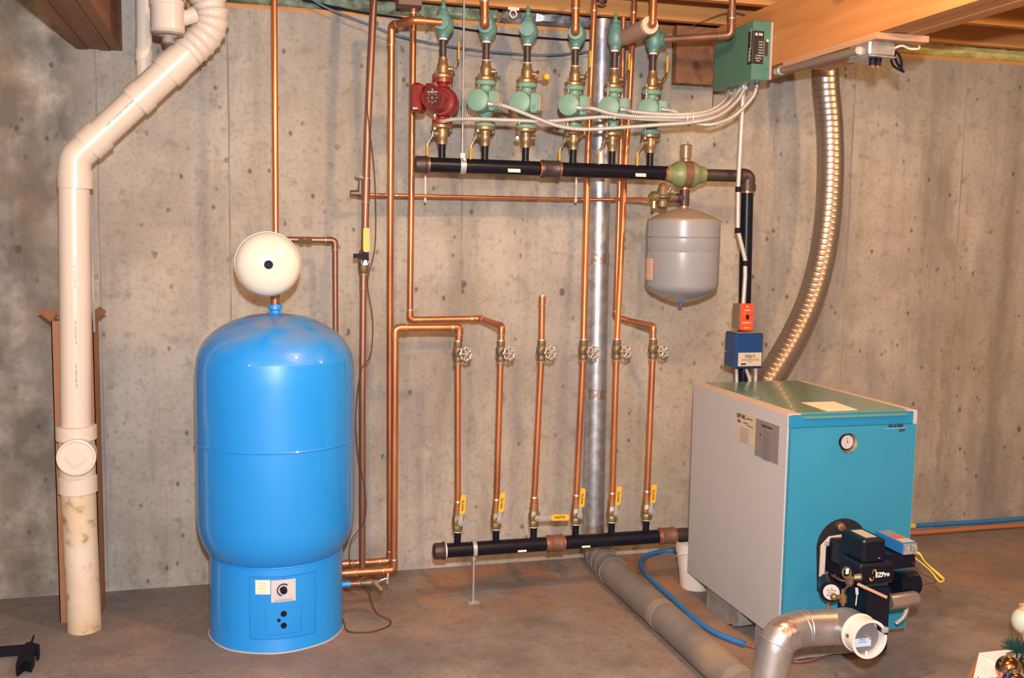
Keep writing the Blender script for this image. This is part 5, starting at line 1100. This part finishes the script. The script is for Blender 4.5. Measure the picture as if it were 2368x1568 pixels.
obj('conduit_run', G().cyl(k0, k1, .0125, None, 16), mat('conduit_grey', (.36, .31, .28), .45, .6), cc)
dd = (k1-k0).normalized(); obj('connector', G().lathe(k1-dd*.01, dd, [(0, .013), (.004, .018), (.014, .018), (.016, .012), (.03, .011), (.034, .0135), (.05, .0135)], 16), STEEL, cc)
for k in range(3):
    s0_ = V((jx+.104, jy+.03+.02*k, 2.078)); tag(obj('black_wire', G().tube(spline([s0_, s0_+V((.02, -.004, .01)), s0_+V((.04, .0, -.012-.006*k)), s0_+V((.05+.02*k, .01, -.04))], 6), .0045, 8), BLACKM), 'black cable end sprouting right of the junction box, %s of three' % ('nearest', 'middle', 'farthest')[k], 'wire', 'black cable ends at the junction box')
s0_ = V((jx+.10, jy+.01, 2.098)); tag(obj('white_cable', G().tube(spline([s0_, s0_+V((.03, 0, .01)), s0_+V((.07, .01, .004)), s0_+V((.11, .02, .01)), s0_+V((.13, .05, .03))], 6), .004, 8), TIE), 'white cable leaving the junction box along the board', 'cable')
pc2 = A(2154, 74, -1.2); pl_ = thing('pull_cord', 'white pull cord with plastic bell hanging at the top right', 'pull cord', pc2); obj('cord', G().cyl(pc2+ZA*.012, (pc2.x+.006, -1.2, 2.6), .0022, None, 8), TIE, pl_); obj('bell', G().lathe(pc2, ZA, [(0, .006), (.002, .0065), (.016, .005), (.024, .0028)], 14), ENAMEL, pl_)

# ------------------------------------------------------------------ overhead wires, clip, fittings
tag(obj('blue_cable', G().tube(spline([A(700, -15, -.1), A(760, 20, -.1), A(850, 55, -.1), A(930, 85, -.1), A(1040, 107, -.1), A(1150, 121, -.1), A(1260, 127, -.1), A(1350, 121, -.1), A(1405, 108, -.1)], 6), .0042, 8), BLUEW), 'sagging blue cable across the top of the wall', 'cable')
tag(obj('black_cable', G().tube(spline([A(700, 0, -.02), A(830, 28, -.02), A(930, 42, -.02), A(1060, 65, -.02), A(1190, 82, -.02), A(1340, 93, -.02), A(1420, 88, -.02)], 6), .0042, 8), BLACKM), 'black cable running just below the wall top', 'cable')
pp_ = A(1187, 32, -.19); cl = thing('pipe_clip', 'empty white plastic pipe clip nailed to the pine joist', 'clip', pp_); obj('clip_ring', G().torus(pp_, (0, 1, 0), .014, .0035, 24, 8), TIE, cl); obj('clip_tab', G().box((pp_.x-.022, -.192, pp_.z+.014), (pp_.x+.024, -.188, pp_.z+.026)), TIE, cl)
t = thing('gas_cock', 'dark round fitting on the ceiling above the bright copper pipe', 'fitting', A(1390, 2, -.34)); q = A(1390, 0, -.34); obj('ring', G().torus(q, (0, -1, .3), .02, .006, 24, 8), CHROME, t); obj('hub', G().cyl(q+YA*.02, q-YA*.006, .014, .011, 14), BRASSD, t)
bx = A(948, 6, -.26); tag(obj('mounting_block', G().box((bx.x-.045, -.27, bx.z-.01), (bx.x+.045, -.19, 2.38)), mat('block_brown', (.2, .12, .09), .7)), 'small brown block on the joist above the second copper pipe', 'block')
tag(obj('ground_wire', G().tube(spline([A(1600, 60, -.3), A(1680, 30, -.3), A(1730, 40, -.3), A(1700, 70, -.3), A(1760, 25, -.3), A(1790, 10, -.3)], 6), .002, 6), BROWNW), 'thin curling wires by the beam above the relay box', 'wire')
tag(obj('stray_wire', G().tube(spline([A(1652, 200, -.2), A(1649, 225, -.15), A(1647, 265, -.1)], 5), .0015, 6), BROWNW), 'short thin wire hanging below the brown board left of the relay box', 'wire')

# ------------------------------------------------------------------ bottom-right box with ornaments
ZBX = .16; c00 = AZ(2264, 1511, ZBX)
ob = thing('ornament_box', 'white cardboard box of ornaments at the bottom right corner', 'box', (c00.x, c00.y-.3, 0))
x0, y1 = c00.x, c00.y
c01 = AZ(2368, 1502, ZBX)
g = G(); th = .003; x1, y0 = x0+.36, y1-.26
sl = .0
def wallp(a, b, c_, d_, ex): g.prism([a, b, c_, d_], ex)
g.box((x0, y0, 0), (x0+th, y1, ZBX)); g.box((x0, y1-th, 0), (x1, y1, ZBX)); g.box((x1-th, y0, 0), (x1, y1, ZBX)); g.box((x0, y0, 0), (x1, y0+th, ZBX-.05)); g.box((x0, y0, 0), (x1, y1, th))
obj('carton', g, mat('white_card', (.8, .76, .76), .7), ob)
obj('carton_flap', G().prism([V((x0, y1, ZBX)), AZ(2244, 1600, ZBX-.03), AZ(2380, 1600, ZBX-.03), V((x0+.16, y1-.002, ZBX+.001))], ZA*.002), bpy.data.materials['white_card'], ob)
obj('side_flap', G().prism([V((x0-.001, y1, ZBX-.001)), AZ(2222, 1600, ZBX-.05), AZ(2244, 1600, ZBX-.035)], ZA*.002), CARD, ob)
pf = AZ(2283, 1572, ZBX-.012); text('Xmas', .04, pf, XA, V((0, .95, .31)), REDP, ob)
def orn(px, py, z, r, m, lab, cap=None, grp='ornaments in the white box'):
    c = AZ(px, py, z); t = thing('ornament', lab, 'ornament', c, grp); obj('ball', G().sph(c, r, n=28), m, t)
    if cap: obj('hanger_cap', G().cyl(c+ZA*(r-.002), c+ZA*(r+.006), r*.22, r*.2, 10), cap, t)
    return c
orn(2333, 1546, .19, .038, GOLD, 'bronze mirror ornament ball at the left of the box', BRASS)
orn(2345, 1582, .19, .036, SILV, 'silver-violet mirror ornament ball at the bottom edge', BRASS)
orn(2384, 1538, .19, .036, GOLD, 'bronze mirror ornament ball at the right picture edge', BRASS)
cw = orn(2372, 1436, .245, .044, PGREEN, 'pale green ornament ball with tan cap', None); 
obj('straw_cap', G().lathe(cw+ZA*.036, ZA, [(0, .024), (.012, .02), (.022, .01)], 14).plate(cw+V((-.014, 0, .058)), V((1, 0, .1)), V((0, 1, 0)), .03, .006, .002), mat('straw', (.6, .38, .2), .8), [o for o in bpy.data.objects if o.get('label') == 'pale green ornament ball with tan cap'][0])
orn(2398, 1476, .225, .042, PINK, 'pale pink ornament ball cut by the right picture edge')
g = G()
base = AZ(2352, 1505, .19)
for k in range(110):
    a = rnd.uniform(0, 6.28); b = rnd.uniform(-.2, 1.2); d = V((math.cos(a)*math.cos(b), math.sin(a)*math.cos(b), math.sin(b))); g.cyl(base, base+d*rnd.uniform(.03, .055), .003, .0012, 4)
g.cyl((base.x+.01, base.y, .01), base, .004, None, 6); tag(obj('pine_sprig', g, PINE), 'dark green artificial pine sprig behind the bronze ornaments', 'sprig')
# pile the box contents so the upper ornaments rest on something
obj('tissue_filling', G().box((x0+.02, y0+.02, .003), (x1-.02, y1-.02, .125)), PAPER, ob)

# ------------------------------------------------------------------ black clamp at lower left
cz = .02; a = AZ(-60, 1512, cz); b = AZ(56, 1512, cz)
bk2 = thing('bar_clamp', 'black bar clamp lying on the floor at the lower left edge', 'clamp', (a.x, a.y, 0))
obj('bar', G().box((a.x, a.y-.014, .006), (b.x, a.y+.014, .034), bev=.003), BLACKM, bk2)
h0 = AZ(68, 1504, cz); obj('jaw', G().prism([AZ(52, 1494, .04), AZ(62, 1485, .04), AZ(72, 1484, .04), AZ(92, 1491, .04), AZ(90, 1503, .04), AZ(84, 1506, .04), AZ(82, 1494, .04), AZ(72, 1496, .04), AZ(74, 1512, .04), AZ(80, 1516, .04), AZ(72, 1532, .04), AZ(56, 1528, .04), AZ(40, 1542, .04), AZ(36, 1538, .04), AZ(42, 1516, .04)][::-1], V((0, 0, -.034))), BLACKM, bk2)
obj('jaw_screw', G().cyl(AZ(72, 1488, .03), AZ(78, 1470, .03), .004, .003, 8), BLACKM, bk2)
